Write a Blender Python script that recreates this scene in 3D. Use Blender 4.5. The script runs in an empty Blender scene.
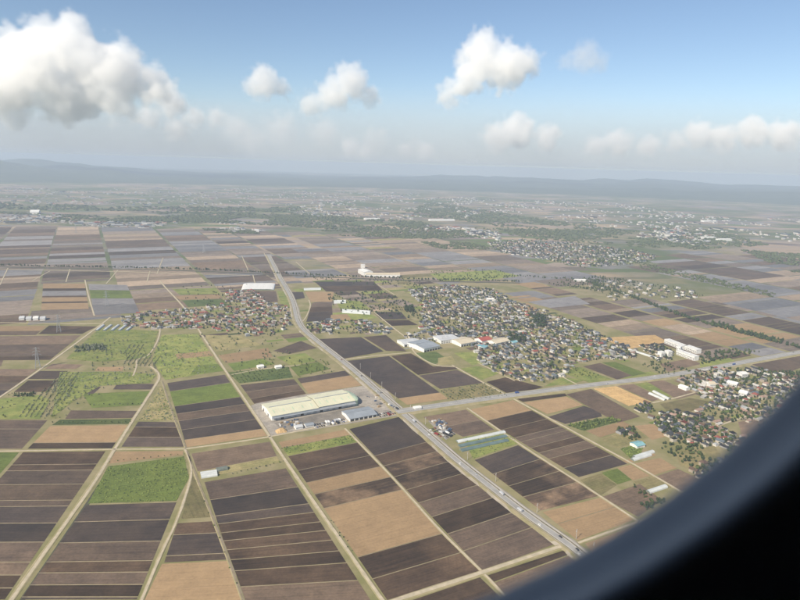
import bpy, bmesh, math, random
import numpy as np
from mathutils import noise as mnoise
from mathutils import Vector, Matrix

# ------------------------------------------------------------------ camera, world, sun, exposure
SC = bpy.context.scene
COL = SC.collection
H = 400.0            # camera height over the plain, metres
F = 605.0            # focal length in pixels of an 800 px wide frame
ROLL = math.atan(0.029)
PITCH = math.atan(135.0 * math.cos(ROLL) / F)
fw = Vector((0, math.cos(PITCH), -math.sin(PITCH)))
r0 = Vector((1, 0, 0)); u0 = r0.cross(fw)
RT = r0 * math.cos(ROLL) + u0 * math.sin(ROLL)
UP = u0 * math.cos(ROLL) - r0 * math.sin(ROLL)
CAM_M = Matrix(((RT.x, UP.x, -fw.x, 0), (RT.y, UP.y, -fw.y, 0), (RT.z, UP.z, -fw.z, H), (0, 0, 0, 1)))
cam_d = bpy.data.cameras.new('camera')
cam = bpy.data.objects.new('camera', cam_d); COL.objects.link(cam)
cam.matrix_world = CAM_M
cam_d.sensor_width = 36.0; cam_d.lens = 36.0 * F / 800.0
cam_d.clip_start = 0.005; cam_d.clip_end = 120000.0
cam_d.dof.use_dof = True; cam_d.dof.focus_distance = 2500.0; cam_d.dof.aperture_fstop = 10.5
SC.camera = cam

SUN_AZ = math.radians(222.0)      # compass-like: 0 = ahead (+Y), 90 = right (+X)
SUN_EL = math.radians(39.0)
world = bpy.data.worlds.new('World'); SC.world = world; world.use_nodes = True
wn = world.node_tree
bg = wn.nodes['Background']
sky = wn.nodes.new('ShaderNodeTexSky'); sky.sky_type = 'NISHITA'; sky.sun_disc = False
sky.sun_elevation = SUN_EL; sky.sun_rotation = SUN_AZ
sky.altitude = 1200; sky.air_density = 1.0; sky.dust_density = 1.5; sky.ozone_density = 1.2
wn.links.new(sky.outputs[0], bg.inputs[0]); bg.inputs[1].default_value = 0.085
sun_d = bpy.data.lights.new('sun', 'SUN'); sun_d.energy = 4.4; sun_d.angle = math.radians(0.5)
sun_d.color = (1.0, 0.895, 0.735)
sun = bpy.data.objects.new('sun', sun_d); COL.objects.link(sun)
sd = Vector((math.sin(SUN_AZ) * math.cos(SUN_EL), math.cos(SUN_AZ) * math.cos(SUN_EL), math.sin(SUN_EL)))
sun.rotation_euler = sd.to_track_quat('Z', 'Y').to_euler()
sun.location = (0, 0, 900)
vs = SC.view_settings
vs.view_transform = 'Standard'; vs.look = 'None'; vs.gamma = 1.0; vs.exposure = 0.66
vs.use_curve_mapping = False
cy = SC.cycles
cy.use_denoising = True
cy.max_bounces = 20; cy.diffuse_bounces = 2; cy.glossy_bounces = 2; cy.volume_bounces = 16
cy.transparent_max_bounces = 12; cy.transmission_bounces = 4
cy.volume_step_rate = 1.5; cy.volume_max_steps = 256

HAZE_DENSITY = 8.8e-5
CLOUDS = True

# ------------------------------------------------------------------ helpers
rnd = random.Random(7)
def G(px, py):
    """photo pixel -> point on the plain (metres)"""
    d = fw + RT * ((px - 400) / F) + UP * ((300 - py) / F)
    t = -H / d.z
    return Vector((d.x * t, d.y * t))
def PX(p):
    v = Vector((p[0], p[1], (p[2] if len(p) > 2 else 0.0) - H))
    z = v.dot(fw)
    return (400 + F * v.dot(RT) / z, 300 - F * v.dot(UP) / z) if z > 1 else None
def GP(pts): return [G(*p) for p in pts]
def inside(p, poly):
    c = False; n = len(poly); x, y = p[0], p[1]; j = n - 1
    for i in range(n):
        a, b = poly[i], poly[j]
        if (a[1] > y) != (b[1] > y) and x < (b[0] - a[0]) * (y - a[1]) / (b[1] - a[1]) + a[0]: c = not c
        j = i
    return c
def parea(poly):
    s = 0
    for i in range(len(poly)):
        a, b = poly[i - 1], poly[i]
        s += a[0] * b[1] - b[0] * a[1]
    return abs(s) / 2
def sample_poly(poly, n, r=rnd):
    xs = [p[0] for p in poly]; ys = [p[1] for p in poly]; out = []; k = 0
    while len(out) < n and k < n * 40:
        k += 1
        p = (r.uniform(min(xs), max(xs)), r.uniform(min(ys), max(ys)))
        if inside(p, poly): out.append(p)
    return out
def lin(h):
    f = lambda c: c / 12.92 if c <= 0.04045 else ((c + 0.055) / 1.055) ** 2.4
    return tuple(f(c / 255.0) for c in h) + (1.0,)

def tag(o, label=None, cat=None, group=None, kind=None):
    if label: o['label'] = label
    if cat: o['category'] = cat
    if group: o['group'] = group
    if kind: o['kind'] = kind
    return o
def link(name, me, mats=None, parent=None):
    if mats is not None:
        for m in (mats if isinstance(mats, (list, tuple)) else [mats]): me.materials.append(m)
    o = bpy.data.objects.new(name, me); COL.objects.link(o)
    if parent: o.parent = parent
    return o
def empty(name, loc=(0, 0, 0), rz=0.0):
    o = bpy.data.objects.new(name, None); COL.objects.link(o)
    o.location = loc; o.rotation_euler = (0, 0, rz); o.empty_display_size = 1.0
    return o
def mesh_np(name, V, Fc, mats_idx=None, smooth=False):
    me = bpy.data.meshes.new(name)
    me.from_pydata([tuple(v) for v in V], [], [tuple(f) for f in Fc])
    if mats_idx is not None: me.polygons.foreach_set('material_index', mats_idx)
    if smooth: me.polygons.foreach_set('use_smooth', [True] * len(me.polygons))
    me.update()
    return me
class MB:
    """collects boxes, prisms and strips into one mesh"""
    def __init__(s): s.V = []; s.F = []; s.M = []
    def add(s, vs_, fs_, m=0):
        b = len(s.V); s.V += [tuple(v) for v in vs_]; s.F += [tuple(b + i for i in f) for f in fs_]; s.M += [m] * len(fs_)
    def box(s, x0, x1, y0, y1, z0, z1, m=0):
        s.add([(x0, y0, z0), (x1, y0, z0), (x1, y1, z0), (x0, y1, z0), (x0, y0, z1), (x1, y0, z1), (x1, y1, z1), (x0, y1, z1)],
              [(3, 2, 1, 0), (4, 5, 6, 7), (0, 1, 5, 4), (1, 2, 6, 5), (2, 3, 7, 6), (3, 0, 4, 7)], m)
    def bar(s, a, b, w, m=0):
        a = Vector(a); b = Vector(b); d = (b - a).normalized()
        u = d.cross(Vector((0, 0, 1)));
        if u.length < 1e-3: u = Vector((1, 0, 0))
        u.normalize(); v = d.cross(u); w /= 2
        q = [a + u * w + v * w, a - u * w + v * w, a - u * w - v * w, a + u * w - v * w]
        q += [p + (b - a) for p in q]
        s.add(q, [(0, 1, 2, 3), (7, 6, 5, 4), (0, 4, 5, 1), (1, 5, 6, 2), (2, 6, 7, 3), (3, 7, 4, 0)], m)
    def build(s, name, mats=None, parent=None, smooth=False):
        return link(name, mesh_np(name, s.V, s.F, s.M, smooth), mats, parent)

# ------------------------------------------------------------------ materials
def new_mat(name):
    m = bpy.data.materials.new(name); m.use_nodes = True
    nt = m.node_tree; return m, nt, nt.nodes['Principled BSDF']
def N(nt, t, **kw):
    n = nt.nodes.new(t)
    for k, v in kw.items(): setattr(n, k, v)
    return n
def mixc(nt, fac, a, b):
    n = N(nt, 'ShaderNodeMix', data_type='RGBA')
    for sock, v in ((0, fac), (6, a), (7, b)):
        if isinstance(v, (int, float)): n.inputs[sock].default_value = v
        elif isinstance(v, tuple): n.inputs[sock].default_value = v
        else: nt.links.new(v, n.inputs[sock])
    return n.outputs[2]
def noise(nt, vec, scale, detail=3, rough=0.55):
    n = N(nt, 'ShaderNodeTexNoise'); n.inputs['Scale'].default_value = scale
    n.inputs['Detail'].default_value = detail; n.inputs['Roughness'].default_value = rough
    if vec is not None: nt.links.new(vec, n.inputs['Vector'])
    return n.outputs['Fac']
def ramp(nt, fac, lo, hi):
    n = N(nt, 'ShaderNodeMapRange'); n.inputs[1].default_value = lo; n.inputs[2].default_value = hi
    nt.links.new(fac, n.inputs[0]); return n.outputs[0]
def mapping(nt, src, scale, rz=0.0):
    n = N(nt, 'ShaderNodeMapping'); n.inputs['Scale'].default_value = scale; n.inputs['Rotation'].default_value = (0, 0, rz)
    nt.links.new(src, n.inputs['Vector']); return n.outputs[0]
def scalec(nt, col, fac):
    n = N(nt, 'ShaderNodeVectorMath', operation='SCALE'); nt.links.new(col, n.inputs[0])
    nt.links.new(fac, n.inputs['Scale']); return n.outputs[0]

def field_mat(name, base, alt, streak=0.5, patch=0.5, rough=0.85, spec=0.2, furrow=0.0, fw_=2.4, tintk=0.35, patch_lo=0.42, patch_hi=0.62, pscale=0.012, det=1.0):
    """ploughed / flooded / planted ground; UV = metres along and across the parcel, 'tint' = one random per parcel"""
    m, nt, bs = new_mat(name)
    geo = N(nt, 'ShaderNodeNewGeometry').outputs['Position']
    uv = N(nt, 'ShaderNodeUVMap', uv_map='UVMap').outputs[0]
    tint = N(nt, 'ShaderNodeAttribute', attribute_name='tint').outputs['Fac']
    s1 = ramp(nt, noise(nt, mapping(nt, uv, (0.012, 0.28, 1)), 1.0, 4), 0.35, 0.7)       # long streaks along the rows
    p1 = ramp(nt, noise(nt, geo, pscale, 5, 0.6), patch_lo, patch_hi)                         # damp and dry patches
    f1 = noise(nt, geo, 0.35, 3)                                                         # clods
    mul = N(nt, 'ShaderNodeMath', operation='MULTIPLY'); nt.links.new(p1, mul.inputs[0]); mul.inputs[1].default_value = patch
    c = mixc(nt, mul.outputs[0], base, alt)
    mul2 = N(nt, 'ShaderNodeMath', operation='MULTIPLY'); nt.links.new(s1, mul2.inputs[0]); mul2.inputs[1].default_value = streak
    c = mixc(nt, mul2.outputs[0], c, alt)
    # parcel tint and fine grain
    t = N(nt, 'ShaderNodeMapRange'); t.inputs[3].default_value = 1 - tintk; t.inputs[4].default_value = 1 + tintk
    nt.links.new(tint, t.inputs[0])
    c = scalec(nt, c, t.outputs[0])
    for src, lo, hi, k_ in ((f1, .3, .7, .16), (noise(nt, geo, .055, 6, .65), .34, .68, .19), (noise(nt, mapping(nt, uv, (.020, .62, 1)), 1.0, 3, .6), .3, .7, .13)):
        g = N(nt, 'ShaderNodeMapRange'); g.inputs[1].default_value = lo; g.inputs[2].default_value = hi
        k_ *= det; g.inputs[3].default_value = 1 - k_; g.inputs[4].default_value = 1 + k_
        nt.links.new(src, g.inputs[0]); c = scalec(nt, c, g.outputs[0])
    # wheel tracks and the odd wet hollow
    wt = N(nt, 'ShaderNodeTexWave', bands_direction='Y', wave_profile='SAW'); wt.inputs['Scale'].default_value = .028; wt.inputs['Distortion'].default_value = .8; wt.inputs['Detail Scale'].default_value = .3
    nt.links.new(uv, wt.inputs['Vector'])
    k = N(nt, 'ShaderNodeMapRange'); k.inputs[1].default_value = .90; k.inputs[2].default_value = .97; k.inputs[3].default_value = 1.0; k.inputs[4].default_value = 1 - .20 * det
    nt.links.new(wt.outputs['Fac'], k.inputs[0]); c = scalec(nt, c, k.outputs[0])
    k = N(nt, 'ShaderNodeMapRange'); k.inputs[1].default_value = .64; k.inputs[2].default_value = .72; k.inputs[3].default_value = 1.0; k.inputs[4].default_value = 1 - .38 * det
    nt.links.new(noise(nt, geo, .028, 5, .7), k.inputs[0]); c = scalec(nt, c, k.outputs[0])
    if furrow > 0:
        wv = N(nt, 'ShaderNodeTexWave', bands_direction='Y'); wv.inputs['Scale'].default_value = 0.314 / fw_ * 1.0
        wv.inputs['Distortion'].default_value = 0.6; nt.links.new(uv, wv.inputs['Vector'])
        k = N(nt, 'ShaderNodeMapRange'); k.inputs[3].default_value = 1 - furrow; k.inputs[4].default_value = 1 + furrow
        nt.links.new(wv.outputs['Fac'], k.inputs[0]); c = scalec(nt, c, k.outputs[0])
    nt.links.new(c, bs.inputs['Base Color'])
    bs.inputs['Roughness'].default_value = rough
    bs.inputs['Specular IOR Level'].default_value = spec
    return m

def surf_mat(name, base, alt=None, scale=0.3, rough=0.8, spec=0.3, metallic=0.0, lo=0.35, hi=0.65):
    m, nt, bs = new_mat(name)
    if alt is None: alt = tuple(c * 0.8 for c in base[:3]) + (1,)
    geo = N(nt, 'ShaderNodeNewGeometry').outputs['Position']
    nt.links.new(mixc(nt, ramp(nt, noise(nt, geo, scale, 4), lo, hi), base, alt), bs.inputs['Base Color'])
    bs.inputs['Roughness'].default_value = rough; bs.inputs['Specular IOR Level'].default_value = spec
    bs.inputs['Metallic'].default_value = metallic
    return m
def c3(r, g, b): return (r, g, b, 1.0)

FM = {
 'D': field_mat('dark_soil', c3(.036, .023, .016), c3(.112, .072, .044), .5, .75, pscale=.010),
 'd': field_mat('wet_dark_soil', c3(.047, .035, .029), c3(.100, .070, .050), .5, .7, rough=.65, spec=.25, pscale=.009),
 'P': field_mat('purple_soil', c3(.074, .053, .040), c3(.140, .097, .066), .5, .6, rough=.75),
 'B': field_mat('brown_soil', c3(.180, .124, .082), c3(.115, .082, .060), .5, .6),
 'T': field_mat('tan_stubble', c3(.325, .220, .118), c3(.262, .176, .097), .4, .4, tintk=.15, det=.55),
 'O': field_mat('golden_stubble', c3(.54, .36, .16), c3(.45, .29, .13), .5, .3, tintk=.12, furrow=.06),
 'X': field_mat('half_dry_soil', c3(.040, .027, .020), c3(.240, .160, .098), .35, .9, patch_lo=.46, patch_hi=.66, pscale=.02),
 'G': field_mat('green_crop', c3(.145, .180, .038), c3(.098, .135, .032), .5, .5, furrow=.10, tintk=.2),
 'g': field_mat('weedy_meadow', c3(.250, .255, .075), c3(.150, .190, .046), .3, .9, pscale=.03, tintk=.12),
 's': field_mat('straw_meadow', c3(.270, .220, .105), c3(.165, .155, .062), .3, .8, pscale=.03),
 'h': field_mat('hedge_green', c3(.060, .090, .026), c3(.110, .135, .040), .5, .8, furrow=.25, fw_=6),
 'W': field_mat('flooded_paddy', c3(.230, .210, .195), c3(.155, .138, .128), .5, .6, rough=.5, spec=.35),
 'm': field_mat('grey_brown_soil', c3(.225, .178, .140), c3(.160, .126, .102), .5, .6),
 'n': field_mat('pale_dry_soil', c3(.340, .255, .178), c3(.255, .195, .142), .5, .6),
 'K': field_mat('gravel_yard', c3(.360, .320, .265), c3(.270, .243, .212), .2, .8, pscale=.04),
}
FT = list(FM)
M_BUND = surf_mat('bund_earth', c3(.27, .215, .155), c3(.20, .165, .10), .12)
M_TRACK = surf_mat('gravel_track', c3(.50, .42, .30), c3(.39, .335, .235), .15)
M_VERGE = surf_mat('grass_verge', c3(.235, .21, .095), c3(.33, .275, .165), .08)
M_ASPH = surf_mat('asphalt', c3(.34, .325, .30), c3(.27, .26, .24), .06, rough=.75)
M_SHOULD = surf_mat('dusty_shoulder', c3(.40, .345, .27), c3(.29, .255, .18), .07)
M_DITCH = surf_mat('dark_ditch', c3(.055, .055, .04), c3(.09, .085, .05), .1)
M_LINE = surf_mat('road_paint', c3(.75, .74, .70), c3(.6, .59, .56), .5)
M_CONC = surf_mat('concrete', c3(.42, .40, .37), c3(.33, .31, .29), .3)
M_WHITE = surf_mat('white_cladding', c3(.74, .73, .69), c3(.62, .61, .58), .25, rough=.6)
M_DARK = surf_mat('dark_opening', c3(.03, .035, .04), c3(.05, .05, .055), .5, rough=.3, spec=.5)
M_STEEL = surf_mat('galvanised_steel', c3(.46, .47, .48), c3(.36, .37, .38), .5, rough=.5, metallic=.4)
M_BARK = surf_mat('bark', c3(.11, .08, .055), c3(.07, .052, .038), 2.0)

def leaf_mat(name, a, b):
    m, nt, bs = new_mat(name)
    geo = N(nt, 'ShaderNodeNewGeometry')
    rndi = N(nt, 'ShaderNodeObjectInfo').outputs['Random']
    n1 = ramp(nt, noise(nt, geo.outputs['Position'], 0.05, 3), .35, .65)
    n2 = ramp(nt, noise(nt, geo.outputs['Position'], 0.9, 2), .3, .7)
    ad = N(nt, 'ShaderNodeMath', operation='MULTIPLY_ADD'); nt.links.new(n1, ad.inputs[0]); ad.inputs[1].default_value = .5
    h = N(nt, 'ShaderNodeMath', operation='MULTIPLY'); nt.links.new(n2, h.inputs[0]); h.inputs[1].default_value = .5
    nt.links.new(h.outputs[0], ad.inputs[2])
    c = mixc(nt, ad.outputs[0], a, b)
    t = N(nt, 'ShaderNodeMapRange'); t.inputs[3].default_value = .75; t.inputs[4].default_value = 1.25
    nt.links.new(rndi, t.inputs[0])
    nt.links.new(scalec(nt, c, t.outputs[0]), bs.inputs['Base Color'])
    bs.inputs['Roughness'].default_value = .75; bs.inputs['Specular IOR Level'].default_value = .15
    return m
M_LEAF = leaf_mat('leaf_green', c3(.040, .062, .022), c3(.085, .110, .036))
M_LEAF2 = leaf_mat('leaf_dark', c3(.024, .042, .022), c3(.050, .070, .030))
M_LEAF3 = leaf_mat('leaf_grey_green', c3(.120, .140, .095), c3(.180, .195, .135))
M_LEAF4 = leaf_mat('leaf_bright', c3(.120, .160, .038), c3(.195, .225, .064))
M_FOREST = leaf_mat('forest_canopy', c3(.045, .064, .034), c3(.115, .130, .056))
LEAVES = [M_LEAF, M_LEAF2, M_LEAF3, M_LEAF4]

# ------------------------------------------------------------------ the ground
GA = math.radians(152.4)                    # field grid: long axis of the lanes
U1 = Vector((-math.sin(GA), -math.cos(GA)))   # away from the camera, to the left
U2 = Vector((U1.y, -U1.x))                  # to the right, away
GROT = math.atan2(U2.y, U2.x)

def ground_material():
    m, nt, bs = new_mat('plain_ground')
    geo = N(nt, 'ShaderNodeNewGeometry').outputs['Position']
    near = mixc(nt, ramp(nt, noise(nt, geo, .02, 5, .65), .4, .62), c3(.195, .185, .078), c3(.285, .240, .135))
    # far-off patchwork of fields, too small to pick apart
    mp = mapping(nt, geo, (1 / 240, 1 / 90, 1), -GROT)
    v = N(nt, 'ShaderNodeTexVoronoi', distance='CHEBYCHEV'); v.inputs['Scale'].default_value = 1.0
    v.inputs['Randomness'].default_value = .75; nt.links.new(mp, v.inputs['Vector'])
    sep = N(nt, 'ShaderNodeSeparateColor'); nt.links.new(v.outputs['Color'], sep.inputs[0])
    cr = N(nt, 'ShaderNodeValToRGB'); cr.color_ramp.interpolation = 'CONSTANT'
    cols = [(0, (.30, .24, .19)), (.16, (.22, .18, .16)), (.3, (.15, .12, .10)), (.42, (.33, .25, .18)), (.58, (.12, .15, .06)), (.68, (.20, .19, .19)), (.82, (.36, .28, .19)), (.93, (.10, .12, .05))]
    el = cr.color_ramp.elements
    el[0].position = 0; el[0].color = cols[0][1] + (1,); el[1].position = cols[1][0]; el[1].color = cols[1][1] + (1,)
    for p, c in cols[2:]:
        e = el.new(p); e.color = c + (1,)
    nt.links.new(sep.outputs[0], cr.inputs[0])
    far = mixc(nt, ramp(nt, noise(nt, geo, .0011, 5, .65), .44, .60), cr.outputs[0], c3(.095, .120, .050))
    ln = N(nt, 'ShaderNodeVectorMath', operation='LENGTH'); nt.links.new(geo, ln.inputs[0])
    k = ramp(nt, ln.outputs['Value'], 1900, 2600)
    nt.links.new(mixc(nt, k, near, far), bs.inputs['Base Color'])
    bs.inputs['Roughness'].default_value = .9; bs.inputs['Specular IOR Level'].default_value = .1
    return m
S = 25000
ground = link('ground', mesh_np('ground', [(-S, -S, 0), (S, -S, 0), (S, S, 0), (-S, S, 0)], [(0, 1, 2, 3)]), ground_material())
tag(ground, 'flat farming plain of grass verges and far-off patchwork fields', 'ground', kind='structure')

# ------------------------------------------------------------------ fields
FIELDS = []      # (ground polygon, type, axis vector of the rows, z)
BUNDS = []       # (a, b, width)
EXCL = []        # ground polygons taken by hand-laid fields, villages and yards
def poly_field(pts, t, rows=None, z=.07, inset=.6):
    gp = GP(pts)
    FIELDS.append((gp, t, rows or (gp[1] - gp[0]).normalized(), .10 + .0008 * len(FIELDS))); EXCL.append(gp)
def block(TL, TR, BR, BL, types, ys=(), edge='L', bund=True, gap=.7):
    """a block of parallel strips: ys = pixel rows of the divisions on its left or right edge"""
    tl, tr, br, bl = GP((TL, TR, BR, BL)); EXCL.append([tl, tr, br, bl])
    a, b = (TL, BL) if edge == 'L' else (TR, BR)
    ga, gb = G(*a), G(*b); L = (gb - ga).length
    fr = [0.0]
    for y in ys:
        k = (y - a[1]) / (b[1] - a[1]); p = G(a[0] + (b[0] - a[0]) * k, y)
        fr.append((p - ga).length / L)
    fr.append(1.0)
    LD = (bl - tl).length
    e = gap / LD
    for i, t in enumerate(types):
        f0, f1 = fr[i] + e, fr[i + 1] - e
        q = [tl.lerp(bl, f0), tr.lerp(br, f0), tr.lerp(br, f1), tl.lerp(bl, f1)]
        d = (q[1] - q[0]).normalized()
        q = [q[0] + d * .5, q[1] - d * .5, q[2] - d * .5, q[3] + d * .5]
        FIELDS.append((q, t, d, .10 + .0008 * len(FIELDS)))
        if bund and i > 0: BUNDS.append((tl.lerp(bl, fr[i]), tr.lerp(br, fr[i]), .75))

# west of the slanting farm road
block((23, 452), (106, 451), (5, 600), (-108, 600), 'DDPBPddPBDD', (464, 470, 484, 500, 506, 523, 542, 562, 575, 588), 'R')
poly_field([(-60, 452.5), (19, 452.5), (-2, 476), (-90, 476)], 'G')
block((-60, 420), (48, 420), (22, 449), (-100, 449), 'PP', (429,), 'R')
block((50, 426), (128, 425), (112, 448.5), (27, 449), 'TD', (443,), 'L')
block((138, 421.5), (176, 422), (185, 447), (121, 447), 'dDd', (427, 437), 'L')
poly_field([(112, 451.5), (183, 451), (183, 455), (107, 464)], 'T')
poly_field([(108, 466.5), (184, 456.5), (189, 478), (176.5, 501), (88, 503.5)], 'G')
block((86, 505), (177, 502), (137, 600), (20, 600), 'ddPDPDd', (522, 543, 562, 573, 585, 597), 'L')
poly_field([(193, 476), (200, 490), (211, 517), (181, 519)], 's')
block((177, 523), (212, 521), (228, 560), (163.5, 563), 'DdP', (535, 556), 'L')
poly_field([(162, 564), (228.5, 561), (246, 612), (138, 614)], 'T')
block((191, 453.5), (270, 441.5), (280, 462), (200, 479), 'Bs', (471.5,), 'L')
block((204, 482), (286, 468), (376, 608), (246, 612), 'PddDDDDDDB', (500, 516, 524, 533, 541, 550, 560, 571, 587), 'L')
block((167, 383), (225, 374.5), (267.5, 436), (186.5, 447.5), 'dGdBddT', (391.5, 406.5, 414, 421, 430, 440), 'L')
poly_field([(160.5, 386), (177.5, 420.5), (139, 420.5)], 's')
poly_field([(414, 353), (436, 351.5), (446, 358), (434, 365)], 'h')
poly_field([(438, 358), (452, 356), (457, 364), (438, 365)], 's')
poly_field([(454, 353), (475, 352), (490, 363), (472, 365)], 'g')
# around and south of the warehouse
block((240, 385), (294, 379), (306.5, 394), (254, 404), 'PBD', (392, 399), 'L')
block((297, 378.5), (345, 370.5), (362, 385.5), (308.5, 394), 'dT', (383.5,), 'L')
poly_field([(228, 372.5), (288, 366.5), (293, 377.5), (239.5, 383.5)], 'h')
block((278, 442), (345, 429.5), (482, 572), (388, 602), 'TgDDTXTDD', (435, 442.5, 455.5, 466.5, 477, 489.5, 533, 552), 'R')
block((349, 429), (400, 416.5), (554, 545), (482, 571), 'dDXXDPDPP', (456, 466, 477, 490, 503, 517, 534, 551), 'L')
poly_field([(398, 605), (480, 577.5), (500, 597), (460, 625)], 'D')
poly_field([(486, 576), (565, 550), (570, 554), (493.5, 582)], 'D')
poly_field([(494, 583), (571, 555), (602, 580), (520, 630)], 'B')
# between the highway and the second lane
block((422, 417), (466, 409.5), (495, 430), (463, 437), 'BP', (420,), 'R')
poly_field([(463, 437.5), (505, 431), (520, 443), (473, 459)], 'g')
block((474, 460), (518, 445), (600, 496), (541, 511), 'dXXX', (459, 471, 482), 'R')
block((542, 512), (600, 497.5), (635, 520), (578, 541), 'TT', (507,), 'R')
poly_field([(585, 543.5), (641, 524), (662, 540), (605, 570)], 'T')
block((468, 410), (513, 400), (628, 464), (579, 477.5), 'TDDPPDBDd', (421, 430, 438, 442, 448, 453, 459, 468), 'L')
poly_field([(580, 480), (601, 473.5), (617, 485), (600, 496)], 's')
poly_field([(601.5, 473), (617, 468.5), (632, 480), (617.5, 484.5)], 'G')
poly_field([(617.5, 468), (631, 464.5), (650, 476), (633, 480.5)], 'T')
poly_field([(634, 481.5), (653, 476.5), (672, 487), (645, 492)], 's')
poly_field([(602, 497), (640, 484), (662, 500), (638, 517)], 'B')
# right of the second lane, south of the expressway
poly_field([(517, 399), (565, 393.5), (567, 396), (523, 402)], 'D')
poly_field([(524, 402.5), (566, 396.5), (583, 405), (547, 414)], 'T')
poly_field([(548, 417), (584, 406), (600, 411), (602, 416.5), (565, 424)], 'd')
poly_field([(566, 394.5), (591, 389), (640, 416.5), (618, 423)], 'B')
poly_field([(566, 425), (612, 417), (621, 421), (584, 431)], 'h')
poly_field([(586, 431), (623, 421.5), (634, 427), (600, 437.5)], 'T')
poly_field([(592.5, 388.3), (615.5, 386), (651, 402), (628.5, 406)], 'O')
poly_field([(617, 385.7), (632, 383.5), (662, 398), (652, 401.5)], 'B')
poly_field([(633, 383), (645, 381.5), (676, 395), (663, 397.5)], 'g')
poly_field([(646, 381), (661, 379.5), (697, 394), (677, 399.5)], 'B')
poly_field([(600, 439), (636, 428), (652, 437), (618, 448)], 's')
poly_field([(620, 449), (645, 442), (640, 456), (630, 458)], 'G')
poly_field([(634, 426), (654, 424), (668, 436), (652, 440)], 'T')
poly_field([(632, 464), (660, 458), (677, 468), (652, 476)], 'T')
poly_field([(654, 477), (678, 469), (704, 481), (680, 492)], 'B')
poly_field([(660, 404), (690, 398), (712, 402), (690, 412), (668, 412)], 's')
poly_field([(676, 452), (715, 446), (722, 458), (700, 470), (680, 466)], 's')
poly_field([(738, 422), (766, 418), (760, 434), (742, 436)], 'B')
# between the highway and the big village
block((319, 339), (361, 337), (384, 351.5), (343, 359), 'd', ())
block((363, 337), (386, 335), (407, 351.5), (386, 351), 'P', ())
block((346, 361), (389, 356), (449, 399), (407, 405), 'dT', (398.5,), 'L')
poly_field([(391, 356), (411, 353.5), (433, 366.5), (456, 366), (458, 369), (418, 375)], 'D')
poly_field([(419, 375.6), (457, 370), (484, 383), (440, 389)], 'd')
poly_field([(441, 390), (484, 384), (509, 396.5), (452, 402)], 's')
poly_field([(460, 368.5), (478, 366), (500, 373), (482, 380)], 'g')
poly_field([(486, 382), (505, 377.5), (543, 387), (513, 396.5)], 'D')
poly_field([(544, 386.5), (560, 378), (590, 379), (572, 384)], 'g')
poly_field([(583, 366.5), (600, 363), (632, 375.5), (617, 379.5)], 'P')
poly_field([(602, 362.5), (615, 362), (647, 373.5), (633, 376)], 'G')
poly_field([(560, 372), (580, 367), (614, 380.3), (590, 383)], 'g')
poly_field([(598, 338), (655, 335), (668, 342), (630, 349)], 'O')
poly_field([(660, 364), (690, 358.5), (701, 364), (668, 372)], 'B')
poly_field([(700, 362), (730, 358), (735, 361), (700, 368)], 'g')
poly_field([(752, 364.5), (800, 356), (815, 362), (790, 372), (768, 371)], 'B')
# the middle distance
block((43, 283.5), (85, 283.5), (89, 309), (41, 310), 'TDWDTDT', (288.5, 291, 296, 297.5, 302, 303.5), 'L', bund=False)
block((88, 284), (127, 285), (140, 313), (94, 315), 'WGGWW', (290, 294, 298.5, 305), 'L', bund=False)
block((-60, 326), (47, 326), (36, 335), (-60, 336), 'TB', (331,), 'R', bund=False)
block((49, 325.5), (97, 326.5), (82, 334), (38, 334.2), 'D', ())
block((-60, 337), (81, 335.3), (50, 360), (-60, 361), 'BPPD', (344, 352, 356), 'R', bund=False)
block((-60, 369), (38, 369), (2, 396), (-60, 396), 'BDPd', (376, 383, 390), 'R', bund=False)
poly_field([(52, 364), (83, 364.5), (76, 369), (45, 369)], 'B')
poly_field([(40, 371), (68, 371), (56, 379), (28, 379)], 'P')
poly_field([(28, 380.5), (57, 380.5), (48, 392), (14, 392)], 'D')
poly_field([(0, 399), (40, 395), (50, 400), (40, 419), (-60, 419), (-60, 399)], 'g')
poly_field([(82, 394), (150, 391), (144, 405), (92, 408)], 'G')
poly_field([(71, 410.5), (139, 411), (134, 418), (65, 419)], 'P')
poly_field([(117, 384), (156, 384), (154, 389.5), (113, 389.5)], 'd')
poly_field([(60, 419.8), (133, 419), (130, 424), (52, 425)], 'h')
poly_field([(82, 387), (101, 387), (93, 394), (79, 393)], 'd')
poly_field([(98, 367), (124, 367), (122, 371), (95, 371)], 'T')
poly_field([(100, 328), (158, 331), (150, 358), (98, 362), (66, 359)], 'g')
poly_field([(60, 372), (130, 372), (156, 375), (150, 383), (100, 386), (75, 400), (52, 418)], 'g')
poly_field([(162, 335), (198, 334), (222, 371), (165, 380), (152, 360)], 'g')
poly_field([(175, 354), (209, 351), (214, 356), (178, 359)], 'T')
poly_field([(196, 366), (218, 364), (224, 371), (190, 375)], 'G')
poly_field([(218, 355.5), (268, 348), (272.5, 357), (226, 363)], 'T')
poly_field([(228, 364), (262, 359), (275, 364), (234, 371)], 'G')
poly_field([(273, 351), (301, 341), (317, 348), (289, 354)], 'P')
poly_field([(276, 357), (305, 353), (316, 361), (292, 366)], 'g')
poly_field([(290, 367), (318, 362), (330, 369), (298, 376)], 'G')
poly_field([(205, 335), (240, 336), (262, 345), (215, 352)], 's')
block((304.5, 291.5), (334, 292), (332, 302), (311, 302), 'T', ())
block((312, 303), (332, 303), (333, 320), (306, 322), 'PDPd', (307, 312, 317), 'L', bund=False)
block((314, 281.5), (374, 281.5), (383, 290.5), (326, 291.5), 'dD', (286,), 'L', bund=False)
poly_field([(373, 312), (401, 312), (407, 319), (381, 319.5)], 'd')
poly_field([(383, 320.5), (408, 320), (418, 325), (390, 326)], 'D')
poly_field([(335, 300), (360, 301), (372, 310), (340, 309)], 'g')
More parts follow.
